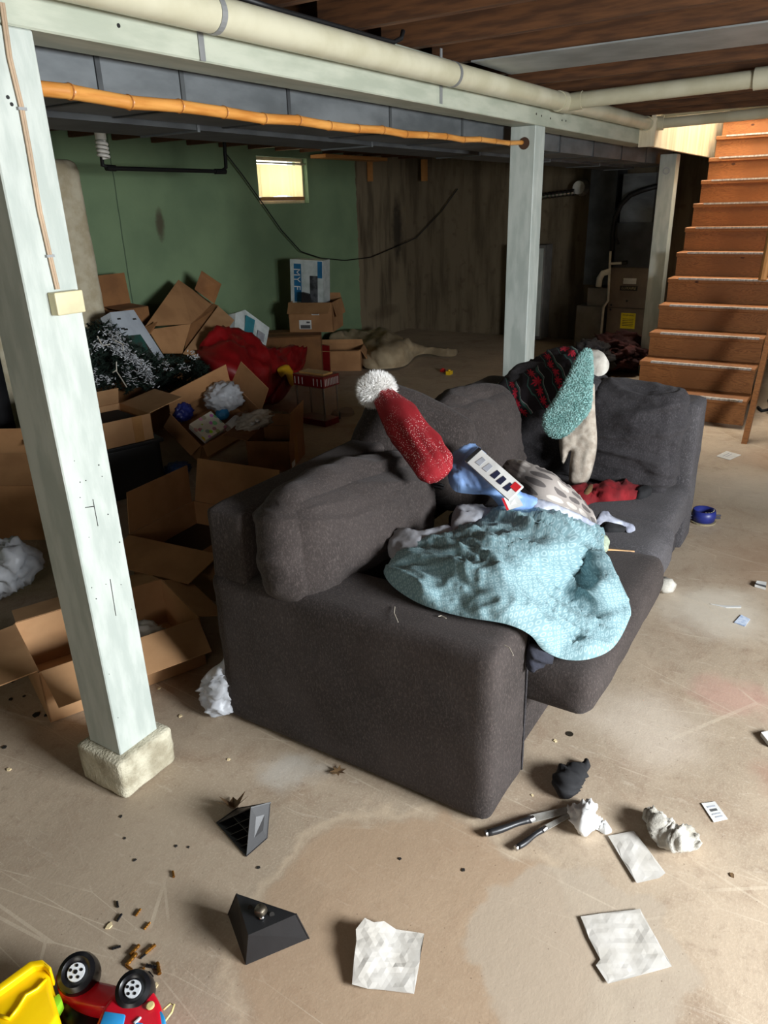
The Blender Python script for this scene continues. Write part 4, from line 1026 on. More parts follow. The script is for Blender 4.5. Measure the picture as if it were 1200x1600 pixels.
# big open box by the first post
t, Mx, w = carton('cardboard_box', 'open cardboard box with wide spread flaps on the floor behind the white post', (1.12, 2.09), (1.645, 1.875), .40, .205, {'f': 118, 'l': 95, 'b': 100, 'r': 110}, {'f': .15, 'l': .30, 'b': .17, 'r': .12}, 'cardboard_pale', group=G_)
MB().span(.2, .27, -.001, 0, .0, .13).build('tape', 'tape', t, local=True)
tag(blob('crumpled_paper', 'tissue', Mx @ Vector((.40, .20, .02)), (.16, .14, .12), 3, .3), 'crumpled white wrapping inside the wide open cardboard box', 'paper')
tag(MB().lathe([(.0, 0), (.034, 0), (.036, .05), (.034, .10), (.03, .11)], Mx @ Vector((.27, .27, .008)), 18).build('white_cup', 'white_plastic', smooth=True), 'white cup standing inside the wide open cardboard box', 'cup')
# box behind it against the sofa back
t, Mx, w = carton('cardboard_box', 'open cardboard box with dark inside between the sofa back and wide open box', (1.98, 2.66), (2.03, 2.13), .46, .24, {'l': -4, 'b': 12, 'r': 60, 'f': 104}, {'l': .2, 'b': .22, 'r': .2, 'f': .2}, 'cardboard', group=G_)
MB().span(.01, w - .01, .01, .45, .06, .12).build('lining', 'black_plastic', t, local=True)
MB().span(.26, .40, .14, .28, .121, .127).build('torn_piece', 'cardboard_pale', t, local=True)
# box at the left picture edge and what lies before it
t, Mx, w = carton('cardboard_box', 'cardboard box in front of the black tote with a plastic bag before it', (1.80, 3.95), (2.10, 3.42), .28, .31, {'f': -60, 'l': 100, 'b': 20, 'r': -100}, .22, 'cardboard', group=G_)
o = drape('plastic_bag', 'plastic_bag', [(-20, 850), (10, 845), (45, 852), (66, 865), (58, 890), (40, 912), (15, 930), (-25, 938)], [(-20, 855, 'z', .22), (30, 850, 'z', .24), (66, 866, 'z', .16), (40, 912, 'z', .04), (-20, 936, 'z', .02), (20, 885, 'z', .2)], step=4, thick=.04, fold=.05, fsc=9, puff=.01, seed=21)
tag(o, 'bulging white plastic bag beside the box at the black tote', 'plastic bag')
c0 = PZ(20, 745)
t = thing('black_tote', 'tall dark storage tote standing behind the cardboard box with the plastic bag', 'tote', (2.2, 4.75, 0))
vs, fs = rbox((.9, .5, 1.02), r=.03, n=6); MB().add([T(2.2, 4.72, .515) @ v for v in vs], fs).build('shell', 'product_dark' if False else 'black_plastic', t, smooth=True)
MB().span(1.72, 2.68, 4.44, 5.0, 1.0, 1.05).build('lid', 'black_plastic', t, bevel=.01)

# black bin with an open box on top
pLb, pRb = PZ(128, 800), PZ(262, 764)
dirb = (pRb - pLb).normalized(); perp = Vector((0, 0, 1)).cross(dirb)
t = thing('black_storage_bin', 'black storage bin under an open cardboard box beside the artificial tree', 'bin', pLb, M=frame(pLb, dirb, perp))
wb = (pRb - pLb).length
vs, fs = rbox((wb, .46, .33), r=.02, n=6); MB().add([v + Vector((wb / 2, .23, .166)) for v in vs], fs).build('shell', 'black_plastic', t, smooth=True, local=True)
MB().span(-.015, wb + .015, -.015, .475, .31, .335).build('rim', 'black_plastic', t, local=True, bevel=.006)
top = WM[t.name]
a_ = top @ Vector((.0, -.03, 0)); c_ = top @ Vector((wb * .93, .0, 0))
t, Mx, w = carton('cardboard_box', 'battered open cardboard box on top of the black storage bin', a_, c_, .40, .155, {'f': None, 'r': 78, 'b': -30, 'l': 100}, {'r': .24, 'b': .12, 'l': .2}, 'cardboard_pale', z0=.338, group=G_)
MB().span(w - .12, w - .06, -.0015, 0, .0, .155).build('tape', 'tape', t, local=True)
MB().span(.03, w - .03, .03, .37, .09, .125).build('dark_contents', 'black_cloth', t, local=True, bevel=.01)
tag(blob('blue_bag', 'blue_plastic', PZ(275, 745), (.2, .14, .09), 8, .3), 'dark blue plastic bag on the floor beside the black storage bin', 'plastic bag')

# box with the toys and bag inside
cF = Vector((3.24, 3.57)); bF = Vector((.87, -.48)).normalized()
t, Mx, w = carton('cardboard_box', 'open cardboard box filled with a bag, a bottle and a colourful game', (0, 0), (.53, 0), .34, .20, {'b': 20, 'r': 12, 'f': 150, 'l': 140}, {'b': .14, 'r': .2, 'f': .09, 'l': .1}, 'cardboard', group=G_, M0=frame((3.378, 3.636, 0.004), (.505, -.108, .13), (-.015, .27, .18)))
inn = Mx
tag(blob('plastic_bag', 'plastic_bag', inn @ Vector((.36, .19, .12)), (.27, .22, .19), 4.4, .3, 3.0), 'white plastic shopping bag stuffed into the box with the colourful game', 'plastic bag')
gq = thing('board_game', 'colourful printed game box lying in the open cardboard box', 'game', M=inn @ T(.15, .12, .17) @ rot(x=4, y=6, z=6))
MB().box((0, 0, .012), (.20, .16, .03)).build('lid', 'game_print', gq, local=True, bevel=.002)
MB().box((0, 0, -.012), (.195, .155, .02)).build('tray', 'paper_white', gq, local=True)
bo = thing('bottle', 'clear bottle with a white label lying beside the colourful game', 'bottle', M=inn @ T(.34, .06, .16) @ rot(y=90, z=12))
MB().lathe([(.01, -.12), (.035, -.11), (.036, .05), (.03, .08), (.014, .1), (.014, .13)], (0, 0, 0), 18).build('body', 'popcorn_glass', bo, local=True, smooth=True)
MB().lathe([(.0365, -.08), (.037, -.08), (.037, .03), (.0365, .03)], (0, 0, 0), 18).build('label', 'paper_white', bo, local=True, smooth=True)
tag(blob('blue_wrapper', 'toy_indigo', inn @ Vector((.08, .28, .12)), (.14, .1, .12), 9, .3), 'dark blue wrapper in the corner of the box with the colourful game', 'wrapper')
tag(blob('blue_tub', 'product_blue', inn @ Vector((.29, .13, .15)), (.1, .08, .08), 2, .15), 'small bright blue packet under the shopping bag in the open box', 'packet')
# box lying beside it
t, Mx, w = carton('cardboard_box', 'cardboard box with one tall flap standing up beside the box of toys', (3.44, 3.25), (3.555, 2.985), .38, .205, {'r': 6, 'l': 80, 'b': 20}, {'r': .19, 'l': .16, 'b': .08}, 'cardboard_dark', group=G_)
MB().span(w, w + .001, .12, .2, .02, .2).build('tape', 'tape', t, local=True)
MB().span(w, w + .0012, .03, .11, .01, .05).build('shipping_label', 'paper_white', t, local=True)
tag(blob('grey_rag', 'white_knit', PZ(400, 668, .2), (.34, .16, .1), 5, .35), 'pale grey rag lying on the rim of the box with the tall flap', 'rag')
tag(blob('beige_rag', 'beige_cloth', PZ(428, 668, 0), (.3, .2, .12), 6, .35), 'beige rag lying behind the box with the tall flap', 'rag')
for k in range(2):
    p = PZ(395 + 7 * k, 664 - 4 * k, .27)
    tag(MB().lathe([(0, 0), (.016, .002), (.018, .014), (.01, .022), (0, .024)], p, 12).build('glass_bauble', 'tinsel', smooth=True), ['small shiny silver bauble in the middle of the pale grey rag', 'small shiny silver bauble at the edge of the pale grey rag'][k], 'bauble', 'silver baubles on the rag')

# closed cartons carrying the pile by the green wall
t, Mx, w = carton('cardboard_box', 'closed cardboard box under the leaning open boxes at the green wall', (4.15, 4.85), (5.35, 4.70), .40, .40, closed=True, m='cardboard_dark', group=G_)
t, Mx, w = carton('cardboard_box', 'closed cardboard box under the artificial tree branches', (3.05, 4.55), (4.05, 4.55), .34, .42, closed=True, m='cardboard_dark', group=G_)
# big tilted open box
t = thing('cardboard_box', 'large open cardboard box tipped back against the green wall with spread flaps', 'box', PY(275, 552, 4.6), G_)
def board(nm, pts, m_='cardboard', parent=None, th=.006):
    P_ = [PK(p) for p in pts]; n_ = (P_[1] - P_[0]).cross(P_[2] - P_[0]).normalized()
    if n_.dot(CAM - P_[0]) > 0: n_ = -n_
    return MB().prism(P_, n_ * th).build(nm, m_, parent or t)
board('side_panel', [(227, 510, 'y', 4.75), (279, 437, 'y', 5.1), (333, 475, 'y', 5.05), (298, 506, 'y', 4.75)])
board('side_panel', [(232, 515, 'y', 4.70), (298, 506, 'y', 4.72), (285, 552, 'y', 4.58), (255, 552, 'y', 4.58)])
board('side_panel', [(296, 508, 'y', 4.76), (334, 474, 'y', 5.03), (342, 478, 'y', 4.98), (287, 552, 'y', 4.62)], 'cardboard_dark')
board('flap', [(304, 452, 'y', 5.02), (315, 423, 'y', 4.95), (346, 444, 'y', 4.85), (335, 475, 'y', 4.95)], 'cardboard_dark')
board('flap', [(341, 478, 'y', 4.94), (366, 500, 'y', 4.72), (320, 561, 'y', 4.45), (286, 552, 'y', 4.58)], 'cardboard_pale')
board('flap', [(227, 511, 'y', 4.74), (246, 502, 'y', 4.7), (240, 514, 'y', 4.68), (232, 524, 'y', 4.66)], 'cardboard_dark')
p = PY(188, 490, 5.12)
t, Mx, w = carton('cardboard_box', 'cardboard box with one upright flap beside the leaning mattress', (p.x - .17, p.y - .2), (p.x + .13, p.y - .2), .2, .47, {'b': 2, 'f': -85}, {'b': .26, 'f': .2}, 'cardboard_dark', z0=.425, group=G_)
# white product box with a picture
q = [PY(172, 488, 4.62), PY(209, 484, 4.75), PY(262, 566, 4.55), PY(190, 575, 4.35)]
t = thing('product_box', 'flat white product box with a dark picture leaning behind the artificial tree', 'box', q[3])
nn = (q[1] - q[0]).cross(q[3] - q[0]); nn = -nn if nn.dot(CAM - q[0]) < 0 else nn; nn.normalize()
MB().prism(q, -nn * .09).build('carton', 'product_grey', t)
def onq(u, v, e=.001): return (q[0].lerp(q[1], u)).lerp(q[3].lerp(q[2], u), v) + nn * e
MB().prism([onq(.08, .45), onq(.72, .45), onq(.8, .97), onq(.05, .97)], nn * .001).build('picture', 'product_teal', t)
for (u, v) in ((.2, .12), (.22, .3), (.3, .32), (.75, .15)): MB().prism([onq(u, v), onq(u + .12, v), onq(u + .12, v + .03), onq(u, v + .03)], nn * .001).build('print', 'print_dark', t)
# printed packet leaning by the red bag
q = [PY(368, 489, 4.75), PY(383, 484, 4.8), PY(421, 512, 4.75), PY(414, 548, 4.7), PY(366, 524, 4.7)]
t = thing('printed_packet', 'printed blue and white packet leaning behind the red bag', 'packet', q[3])
nn = (q[2] - q[0]).cross(q[4] - q[0]); nn = -nn if nn.dot(CAM - q[0]) < 0 else nn; nn.normalize()
MB().prism(q, -nn * .14).build('pack', 'product_white', t)
def onk(u, v): return (q[0].lerp(q[2], u)).lerp(q[4].lerp(q[3], u), v) + nn * .0015
MB().prism([onk(.28, -.1), onk(.55, -.05), onk(.55, 1), onk(.28, 1)], nn * .001).build('blue_panel', 'product_cyan', t)
MB().prism([onk(.68, .3), onk(.9, .35), onk(.9, .7), onk(.68, .65)], nn * .001).build('picture', 'grey_lining', t)

# stack of boxes by the wall
t, Mx, w = carton('cardboard_box', 'closed cardboard box at the bottom of the stack beneath the labelled box', (5.62, 5.00), (5.98, 4.50), .46, .42, closed=True, m='cardboard_dark', group=G_)
label_on(t, Mx, .12, .24, .04, .1)
a_, c_ = PZ(453, 519, .43), PZ(521, 519, .43)
t, Mx, w = carton('cardboard_box', 'open cardboard box with shipping label on top of a closed box', a_, c_, .44, .29, {'f': 128, 'r': 165, 'l': 175, 'b': 5}, {'f': .15, 'r': .15, 'l': .15, 'b': .05}, 'cardboard', z0=.43, group=G_)
label_on(t, Mx, w * .23, w * .51, .03, .12); label_on(t, Mx, w * .53, w * .70, .17, .25, 'packing_slip', lines=True, y=-.003)
MxU = Mx
a_, c_ = PZ(440, 436, .74), PZ(497, 439, .74)
a_ = MxU @ Vector((-.02, .16, 0)); c_ = MxU @ Vector((w * .72, .12, 0))
zb = .725; Lb = (c_ - a_).length; Mp = frame(Vector((a_.x, a_.y, .60)), Vector((c_.x - a_.x, c_.y - a_.y, 0)), Vector((0, 0, 1)).cross(Vector((c_.x - a_.x, c_.y - a_.y, 0)))) @ rot(y=3)
t = thing('product_box', 'blue and white product box standing in the open labelled box', 'box', M=Mp)
MB().span(0, Lb, 0, .2, 0, .53).build('carton', 'product_white', t, local=True)
MB().span(.04, Lb * .34, -.001, 0, .12, .49).build('blue_panel', 'product_blue', t, local=True)
MB().span(Lb * .60, Lb * .84, -.001, 0, .12, .38).build('picture', 'product_dark', t, local=True)
MB().span(Lb * .84, Lb * .98, -.001, 0, .36, .52).build('blue_corner', 'product_blue', t, local=True)
text('MY F', .1, Mp @ T(Lb * .2, -.0015, .34) @ rot(x=90) @ Matrix.Rotation(R(-90), 4, 'Z'), 'paper_white', t)
P = MxU @ Vector((w * .38, .03, .24)) + Vector((0, 0, 0))
_gx = (MxU.to_3x3() @ Vector((1, 0, 0))); _gy = (MxU.to_3x3() @ Vector((0, 1, 0)))
tag(MB().prism([P - _gx * .06 + Vector((0, 0, -.1)), P + _gx * .09 + Vector((0, 0, -.1)), P + _gx * .04 + Vector((0, 0, .13)), P - _gx * .03 + Vector((0, 0, .15))], _gy * .05).build('black_gadget', 'black_plastic'), 'black wedge shaped gadget sticking out of the open labelled box', 'gadget')
t, Mx, w = carton('cardboard_box', 'low open cardboard box on the floor between the stack and the tarp', (6.20, 4.80), (6.44, 4.34), .36, .22, {'f': 95, 'b': 20, 'r': 150}, {'f': .05, 'b': .05, 'r': .12}, 'cardboard', group=G_)
p0 = PZ(492, 580); p1 = PZ(516, 582)
tag(MB().prism([(p0.x, p0.y, 0), (p1.x, p1.y, 0), (p1.x + .02, p1.y + .01, .27), (p0.x + .02, p0.y + .01, .29)], (.03, .015, 0)).build('dark_book', 'red_metal'), 'dark red hardback standing on end beside the low open box', 'book')

# red bag
o = drape('red_bag', 'red_bag', [(322, 575), (330, 548), (350, 536), (372, 540), (390, 553), (412, 560), (440, 558), (465, 563), (472, 578), (458, 600), (440, 625), (415, 632), (385, 628), (360, 612), (335, 597)],
      [(322, 578, 'y', 4.55), (350, 538, 'y', 4.65), (412, 560, 'y', 4.55), (465, 565, 'y', 4.5), (440, 625, 'z', .03), (400, 630, 'z', .03), (350, 605, 'y', 4.3), (400, 590, 'y', 4.35), (350, 570, 'y', 4.4)], step=4, thick=.26, fold=.07, fsc=5, puff=.06, seed=22)
tag(o, 'large slumped red bag with a yellow patch on the floor before the box stack', 'bag')
yb = drape('yellow_patch', 'yellow_bag', [(433, 578), (440, 572), (450, 570), (458, 582), (459, 602), (452, 600), (446, 585), (440, 590)], [(433, 580, 'y', 4.16), (450, 570, 'y', 4.16), (459, 600, 'y', 4.12), (440, 590, 'y', 4.12)], step=3, thick=.02, fold=.01, fsc=18, puff=.01)
yb.parent = o; yb.matrix_parent_inverse = o.matrix_world.inverted() if False else Matrix.Translation(o.location).inverted()
# popcorn cabinet
pa_, pb_ = PZ(468, 661), PZ(513, 665); pb_ = PZ(500, 668)
Mk = frame(PZ(466, 660), PZ(509, 668) - PZ(466, 660), Vector((0, 0, 1)).cross(PZ(509, 668) - PZ(466, 660)))
t = thing('popcorn_machine', 'small red topped popcorn machine with glass sides standing on the floor', 'popcorn machine', M=Mk)
W_, D_, H_ = (PZ(509, 668) - PZ(466, 660)).length, .17, .40
MB().span(0, W_, 0, D_, 0, .05).build('base', 'red_metal', t, local=True, bevel=.004)
for (x, y) in ((.006, .006), (W_ - .006, .006), (.006, D_ - .006), (W_ - .006, D_ - .006)): MB().tube([(x, y, .05), (x, y, H_ - .09)], .007, 8).build('corner_post', 'steel', t, local=True)
MB().span(.012, W_ - .012, .004, .006, .05, H_ - .09).build('pane', 'popcorn_glass', t, local=True); MB().span(W_ - .006, W_ - .004, .012, D_ - .012, .05, H_ - .09).build('pane', 'popcorn_glass', t, local=True)
MB().span(-.012, W_ + .012, -.012, D_ + .012, H_ - .09, H_).build('canopy', 'red_metal', t, local=True, bevel=.005)
MB().span(.02, W_ - .02, .03, D_ - .03, H_, H_ + .014).build('roof_plate', 'gold_trim', t, local=True)
for k in range(8):
    x = .01 + k * (W_ - .02) / 7
    if 2 < k < 5: continue
    MB().span(x - .003, x + .003, -.0135, -.012, H_ - .075, H_ - .02).build('stripe', 'paper_white', t, local=True)
for k in range(9):
    y = .01 + k * (D_ - .02) / 8; MB().span(W_ + .012, W_ + .0135, y - .003, y + .003, H_ - .075, H_ - .02).build('stripe', 'paper_white', t, local=True)
t = thing('plastic_dome', 'clear plastic dome lying on the floor beside the popcorn machine', 'dome', PZ(540, 655))
MB().lathe([(.07, 0), (.068, .03), (.05, .055), (.0, .065)], PZ(541, 648), 18).build('dome', 'popcorn_glass', t, smooth=True)
tag(MB().lathe([(.04, 0), (.04, .05), (.02, .07)], PZ(525, 654), 14).build('black_fitting', 'black_plastic'), 'black round fitting between the popcorn machine and the clear dome', 'fitting')

# tarp heap
o = drape('canvas_tarp', 'tarp', [(516, 522), (545, 514), (575, 516), (598, 512), (615, 520), (640, 533), (660, 540), (690, 544), (718, 549), (712, 556), (690, 557), (670, 553), (650, 556), (632, 572), (590, 577), (570, 574), (560, 560), (535, 545), (518, 535)],
      [(516, 524, 'y', 5.15), (560, 516, 'y', 5.1), (600, 513, 'y', 4.95), (640, 533, 'z', .22), (690, 545, 'z', .06), (715, 551, 'z', .02), (690, 556, 'z', .015), (650, 556, 'z', .03), (632, 571, 'z', .02), (590, 576, 'z', .02), (568, 572, 'z', .05), (600, 545, 'z', .2), (540, 545, 'y', 4.9)], step=5, thick=.02, fold=.05, fsc=4, fst=(1.5, .6, .6), puff=.02, seed=23)
tag(o, 'heap of beige canvas tarp on the floor at the foot of the wall', 'tarp')

# artificial tree with tinsel
t = thing('artificial_tree', 'dark green artificial christmas tree branches wound with silver tinsel in a heap', 'christmas tree', PY(225, 600, 4.3))
rnd = random.Random(4); br = MB(); tn = MB(); tw = MB()
def needles(b, p, q, n, L):
    d = (q - p)
    for k in range(n):
        s = p.lerp(q, rnd.random()); a = Vector((rnd.gauss(0, 1), rnd.gauss(0, 1), rnd.gauss(0, 1))).normalized()
        e = (a + d.normalized() * .6).normalized() * L * rnd.uniform(.6, 1.1); c = e.orthogonal().normalized() * .0042
        b.add([s - c, s + c, s + e], [(0, 1, 2)])
outl = [(133, 515), (160, 508), (172, 515), (215, 545), (245, 562), (280, 560), (305, 555), (325, 575), (322, 600), (290, 608), (240, 608), (150, 612), (128, 600)]
k = 0
while k < 480:
    x, y = rnd.uniform(110, 326), rnd.uniform(505, 615)
    if x > 130 and not inside((x, y), outl): continue
    p = PY(x, y, rnd.uniform(4.15, 4.5)); dv = Vector((rnd.gauss(0, 1), rnd.gauss(0, .8), rnd.gauss(.15, .6))).normalized() * rnd.uniform(.08, .16)
    br.tube([p - dv * .5, p + dv * .5], .003, 4); needles(br, p - dv * .5, p + dv * .5, 70, .036); k += 1
f = br.build('foliage', 'needle', t, recalc=False); f['kind'] = 'stuff'
paths = [[(165, 512), (185, 540), (215, 562), (240, 590)], [(140, 545), (160, 535), (180, 545), (205, 560), (235, 575)], [(195, 570), (203, 590), (210, 600)], [(255, 565), (262, 575)], [(285, 570), (292, 580)], [(298, 552), (308, 556)], [(140, 575), (148, 605)], [(160, 590), (175, 595)], [(215, 575), (240, 600)], [(180, 520), (200, 548)]]
for pth in paths:
    P_ = [PY(x, y, 4.1) for x, y in pth]
    for a, c in zip(P_[:-1], P_[1:]):
        for _ in range(int((c - a).length * 650)):
            s = a.lerp(c, rnd.random()) + Vector((rnd.gauss(0, .016), rnd.gauss(0, .02), rnd.gauss(0, .016)))
            d1 = Vector((rnd.gauss(0, 1), rnd.gauss(0, 1), rnd.gauss(0, 1))).normalized() * .018; d2 = d1.orthogonal().normalized() * .003
            tn.add([s - d2, s + d2, s + d1 + d2, s + d1 - d2], [(0, 1, 2, 3)])
f = tn.build('tinsel', 'tinsel', t, recalc=False); f['kind'] = 'stuff'
for pth in ([(152, 525), (160, 540), (172, 538)], [(182, 565), (182, 580), (190, 592), (198, 605)], [(180, 532), (192, 538), (193, 548)], [(176, 582), (183, 578)]):
    MB().tube([PY(x, y, 4.08) for x, y in pth], .004, 6).build('light_cord', 'wire_pale', t)

# mattress on end
t = thing('mattress', 'cream quilted mattress standing on end against the green wall', 'mattress', (3.3, 4.95, 0))
pr_ = PY(168, 500, 4.95)
cushion('quilted_body', 'mattress', t, T(pr_.x - .46, 5.02, .99) @ rot(x=-1.5), (.95, .16, 1.96), r=.075, n=26, bulge=(0, .01, 0), wr=.005, wsc=16)

# ------------------------------------------------------------------ furnace corner
t = thing('furnace', 'brown metal furnace cabinet with a yellow warning sticker behind the white post', 'furnace', (8.85, 2.22, 0))
FX = 8.6
MB().span(FX, 9.1, 2.0, 2.42, .02, .90).build('cabinet', 'furnace', t, bevel=.006)
MB().span(FX + .02, 9.08, 2.02, 2.40, .90, 1.36).build('coil_case', 'duct_dark', t)
MB().span(FX - .003, FX, 2.01, 2.41, .47, .475).build('door_seam', 'furnace_plate', t)
pl_ = MB().span(FX - .004, FX, 2.11, 2.30, .66, .71).build('name_plate', 'furnace_plate', t)
MW = frame((FX - .0048, 2.205, .685), (0, -1, 0), (0, 0, 1)); text('LUXAIRE', .04, MW, 'gold_print', pl_, shear=.2)
MB().span(FX - .002, FX, 2.13, 2.27, .73, .79).build('rating_label', 'sticker_white', t)
ys = MB().span(FX - .002, FX, 2.10, 2.26, .25, .42).build('warning_sticker', 'sticker_yellow', t)
text('WARNING', .026, frame((FX - .003, 2.18, .395), (0, -1, 0), (0, 0, 1)), 'print_dark', ys)
for k in range(5): MB().span(FX - .0028, FX - .002, 2.12, 2.24, .28 + k * .018, .286 + k * .018).build('print', 'print_dark', ys)
ws = MB().span(FX - .002, FX, 2.08, 2.27, .03, .20).build('instruction_sheet', 'sticker_white', t)
for k in range(5): MB().span(FX - .0028, FX - .002, 2.1, 2.25, .06 + k * .024, .064 + k * .024).build('print', 'print_dark', ws)
for (yy_, zz) in ((2.21, .55), (2.38, .50), (2.385, .45)): MB().tube([(FX - .006, yy_, zz), (FX, yy_, zz)], .012, 10).build('knob', 'black_plastic', t)
t = thing('plenum_duct', 'tall grey sheet metal plenum above the brown furnace', 'duct', (8.85, 2.2, 1.36))
MB().span(FX + .04, 9.08, 2.04, 2.38, 1.361, 1.84).build('upper_plenum', 'galvanised', t)
MB().span(FX - .12, 9.08, 1.86, 2.10, 1.862, 2.10).build('takeoff', 'galvanised', t) if False else None
MB().span(FX + .1, 9.08, 2.46, 2.75, .70, 2.10).build('return_drop', 'duct_dark', t)
t = thing('condensate_box', 'tall grey box on the floor beside the brown furnace', 'box', (8.75, 2.6, 0))
MB().span(FX - .02, 9.0, 2.46, 2.77, .0, .48).build('lower_case', 'grey_box', t, bevel=.006)
t = thing('small_grey_box', 'smaller grey box stacked on the tall grey box beside the furnace', 'box', (8.75, 2.55, .481))
MB().span(FX + .0, 8.9, 2.44, 2.66, .481, .68).build('case', 'grey_box', t, bevel=.006)
t = thing('condensate_pipe', 'thin white plastic pipe with an elbow running down beside the furnace', 'pipe', (8.55, 2.42, 0))
XP = FX - .04
MB().tube([PX(954, 392, XP), PX(950, 470, XP), PX(943, 480, XP), PX(938, 535, XP)], .014, 10).build('down_pipe', 'pvc_white', t, smooth=True)
MB().tube([PX(952, 412, XP), PX(972, 411, XP)], .014, 10).build('tee_branch', 'pvc_white', t); MB().tube([PX(972, 411, XP), PX(980, 410, XP)], .022, 10).build('fitting', 'black_rubber', t)
MB().tube([PX(953, 424, XP), PX(942, 427, XP), PX(937, 435, XP), PX(935, 448, XP)], .033, 14).build('elbow', 'pvc_white', t, smooth=True)
t = thing('black_hose', 'thick black hose curving down beside the furnace', 'hose', PX(958, 395, XP))
MB().tube([PX(x, y, XP) for x, y in ((1030, 290), (1004, 297), (985, 305), (970, 320), (961, 340), (957, 365), (956, 392))], .026, 12).build('hose_run', 'black_rubber', t, smooth=True)
MB().tube([PX(x, y, XP - .03) for x, y in ((963, 345), (962, 370), (966, 382))], .012, 8).build('thin_line', 'black_rubber', t, smooth=True)
P = PX(905, 293, 9.0)
t = thing('exhaust_vent', 'round white vent cap with a foil duct on the far concrete wall', 'vent', P)
MB().lathe([(.0, .02), (.07, .02), (.075, .0), (.09, -.1)], P, 22, Matrix.Rotation(R(-90), 3, 'Y')).build('cap', 'pvc_white', t)
Pf = [PX(x, y, 8.96) for x, y in ((898, 300), (880, 304), (850, 307), (826, 309))]
MB().tube([Pf[0].lerp(Pf[-1], i / 24) for i in range(25)], [.035 + .006 * (i % 2) for i in range(25)], 12).build('foil_duct', 'steel', t)
t = thing('metal_cabinet', 'narrow pale metal cabinet with a yellow sticker behind the middle post', 'cabinet', (8.95, 3.5, 0))
MB().span(8.85, 9.1, 3.28, 3.72, .02, 1.12).build('body', 'grey_box', t, bevel=.006); MB().span(8.846, 8.85, 3.30, 3.70, .06, 1.08).build('door', 'white_paint', t)
MB().span(8.843, 8.846, 3.36, 3.44, .84, 1.04).build('sticker', 'sticker_yellow', t)
tag(blob('clothes_pile', 'maroon_cloth', (7.55, 1.98, 0), (.6, .62, .34), 3.3, .35, 2.2, 5), 'heap of dark maroon clothes on the floor before the furnace', 'clothes')
tag(blob('black_jacket', 'dark_cloth', (7.15, 2.14, 0), (.42, .4, .30), 5.3, .35, 2.6, 5), 'black jacket heaped in front of the maroon clothes', 'jacket')
t = thing('black_bag', 'black bag lying on the floor beside the foot of the stairs', 'bag', PZ(1203, 635))
P = PZ(1206, 640); vs, fs = rbox((.4, .25, .16), r=.06, n=10, wr=.02, wsc=9); MB().add([T(P + Vector((.05, -.1, .085))) @ v for v in vs], fs).build('body', 'black_cloth', t, smooth=True)
MB().tube([P + Vector((-.05, .02, .01)), P + Vector((-.12, .06, .012)), P + Vector((-.02, .1, .012))], .012, 8).build('strap', 'black_cloth', t, smooth=True)

# curtain on the little window
t = thing('window_curtain', 'thin yellow curtain glowing in the small basement window', 'curtain', (6.62, 5.36, 1.68))
b = MB(); nx, nz = 90, 6
for j in range(nz + 1):
    for i in range(nx + 1):
        u, v = i / nx, j / nz; b.v.append(Vector((WX0 + .02 + u * (WX1 - WX0 - .07), Y1 + .03 + .008 * math.sin(u * 60 + math.sin(u * 17) * 2) * (.5 + .5 * v), WZ1 - .07 - v * (.30 + .01 * math.sin(u * 9)))))
for j in range(nz):
    for i in range(nx): k = j * (nx + 1) + i; b.f.append((k, k + 1, k + nx + 2, k + nx + 1))
b.build('cloth', 'curtain_cloth', t, smooth=True, recalc=False)
MB().tube([(WX0 + .002, Y1 + .03, WZ1 - .055), (WX1 - .002, Y1 + .03, WZ1 - .055)], .008, 8).build('rod', 'vinyl_curtain_rod', t)
MB().span(WX0 + .03, WX1 - .05, Y1 + .02, Y1 + .035, WZ0 + .03, WZ0 + .065).build('hem', 'plastic_orange' if False else 'tape', t)

# toys on the floor behind the sofa
for (px, py, m_, lab, s) in ((692, 581, 'plastic_red', 'tiny red plastic toy piece on the dark floor behind the sofa', .035), (702, 585, 'plastic_yellow', 'yellow plastic toy piece beside the tiny red piece', .045), (694, 630, 'plastic_yellow', 'small yellow peg on the floor by the orange track', .03)):
    p = PZ(px, py); b = MB(); b.box(p + Vector((0, 0, s * .4)), (s * 1.5, s, s * .8)); b.tube([p + Vector((0, 0, s * .8)), p + Vector((0, 0, s * 1.1))], s * .3, 10)
    tag(b.build('toy_piece', m_), lab, 'toy')
o = drape('green_toy', 'plastic_green', [(722, 608), (730, 604), (743, 604), (741, 608), (728, 611)], [(722, 608, 'z', .01), (743, 604, 'z', .01), (728, 611, 'z', .01)], step=3, thick=.015, fold=0, puff=.003)
tag(o, 'flat bright green toy piece on the dark floor behind the sofa', 'toy')
o = MB().prism([PZ(686, 643), PZ(690, 637), PZ(764, 612), PZ(764, 617)], (0, 0, .04)).build('toy_track', 'plastic_orange', bevel=.004)
tag(o, 'long orange plastic toy track lying behind the sofa', 'toy')

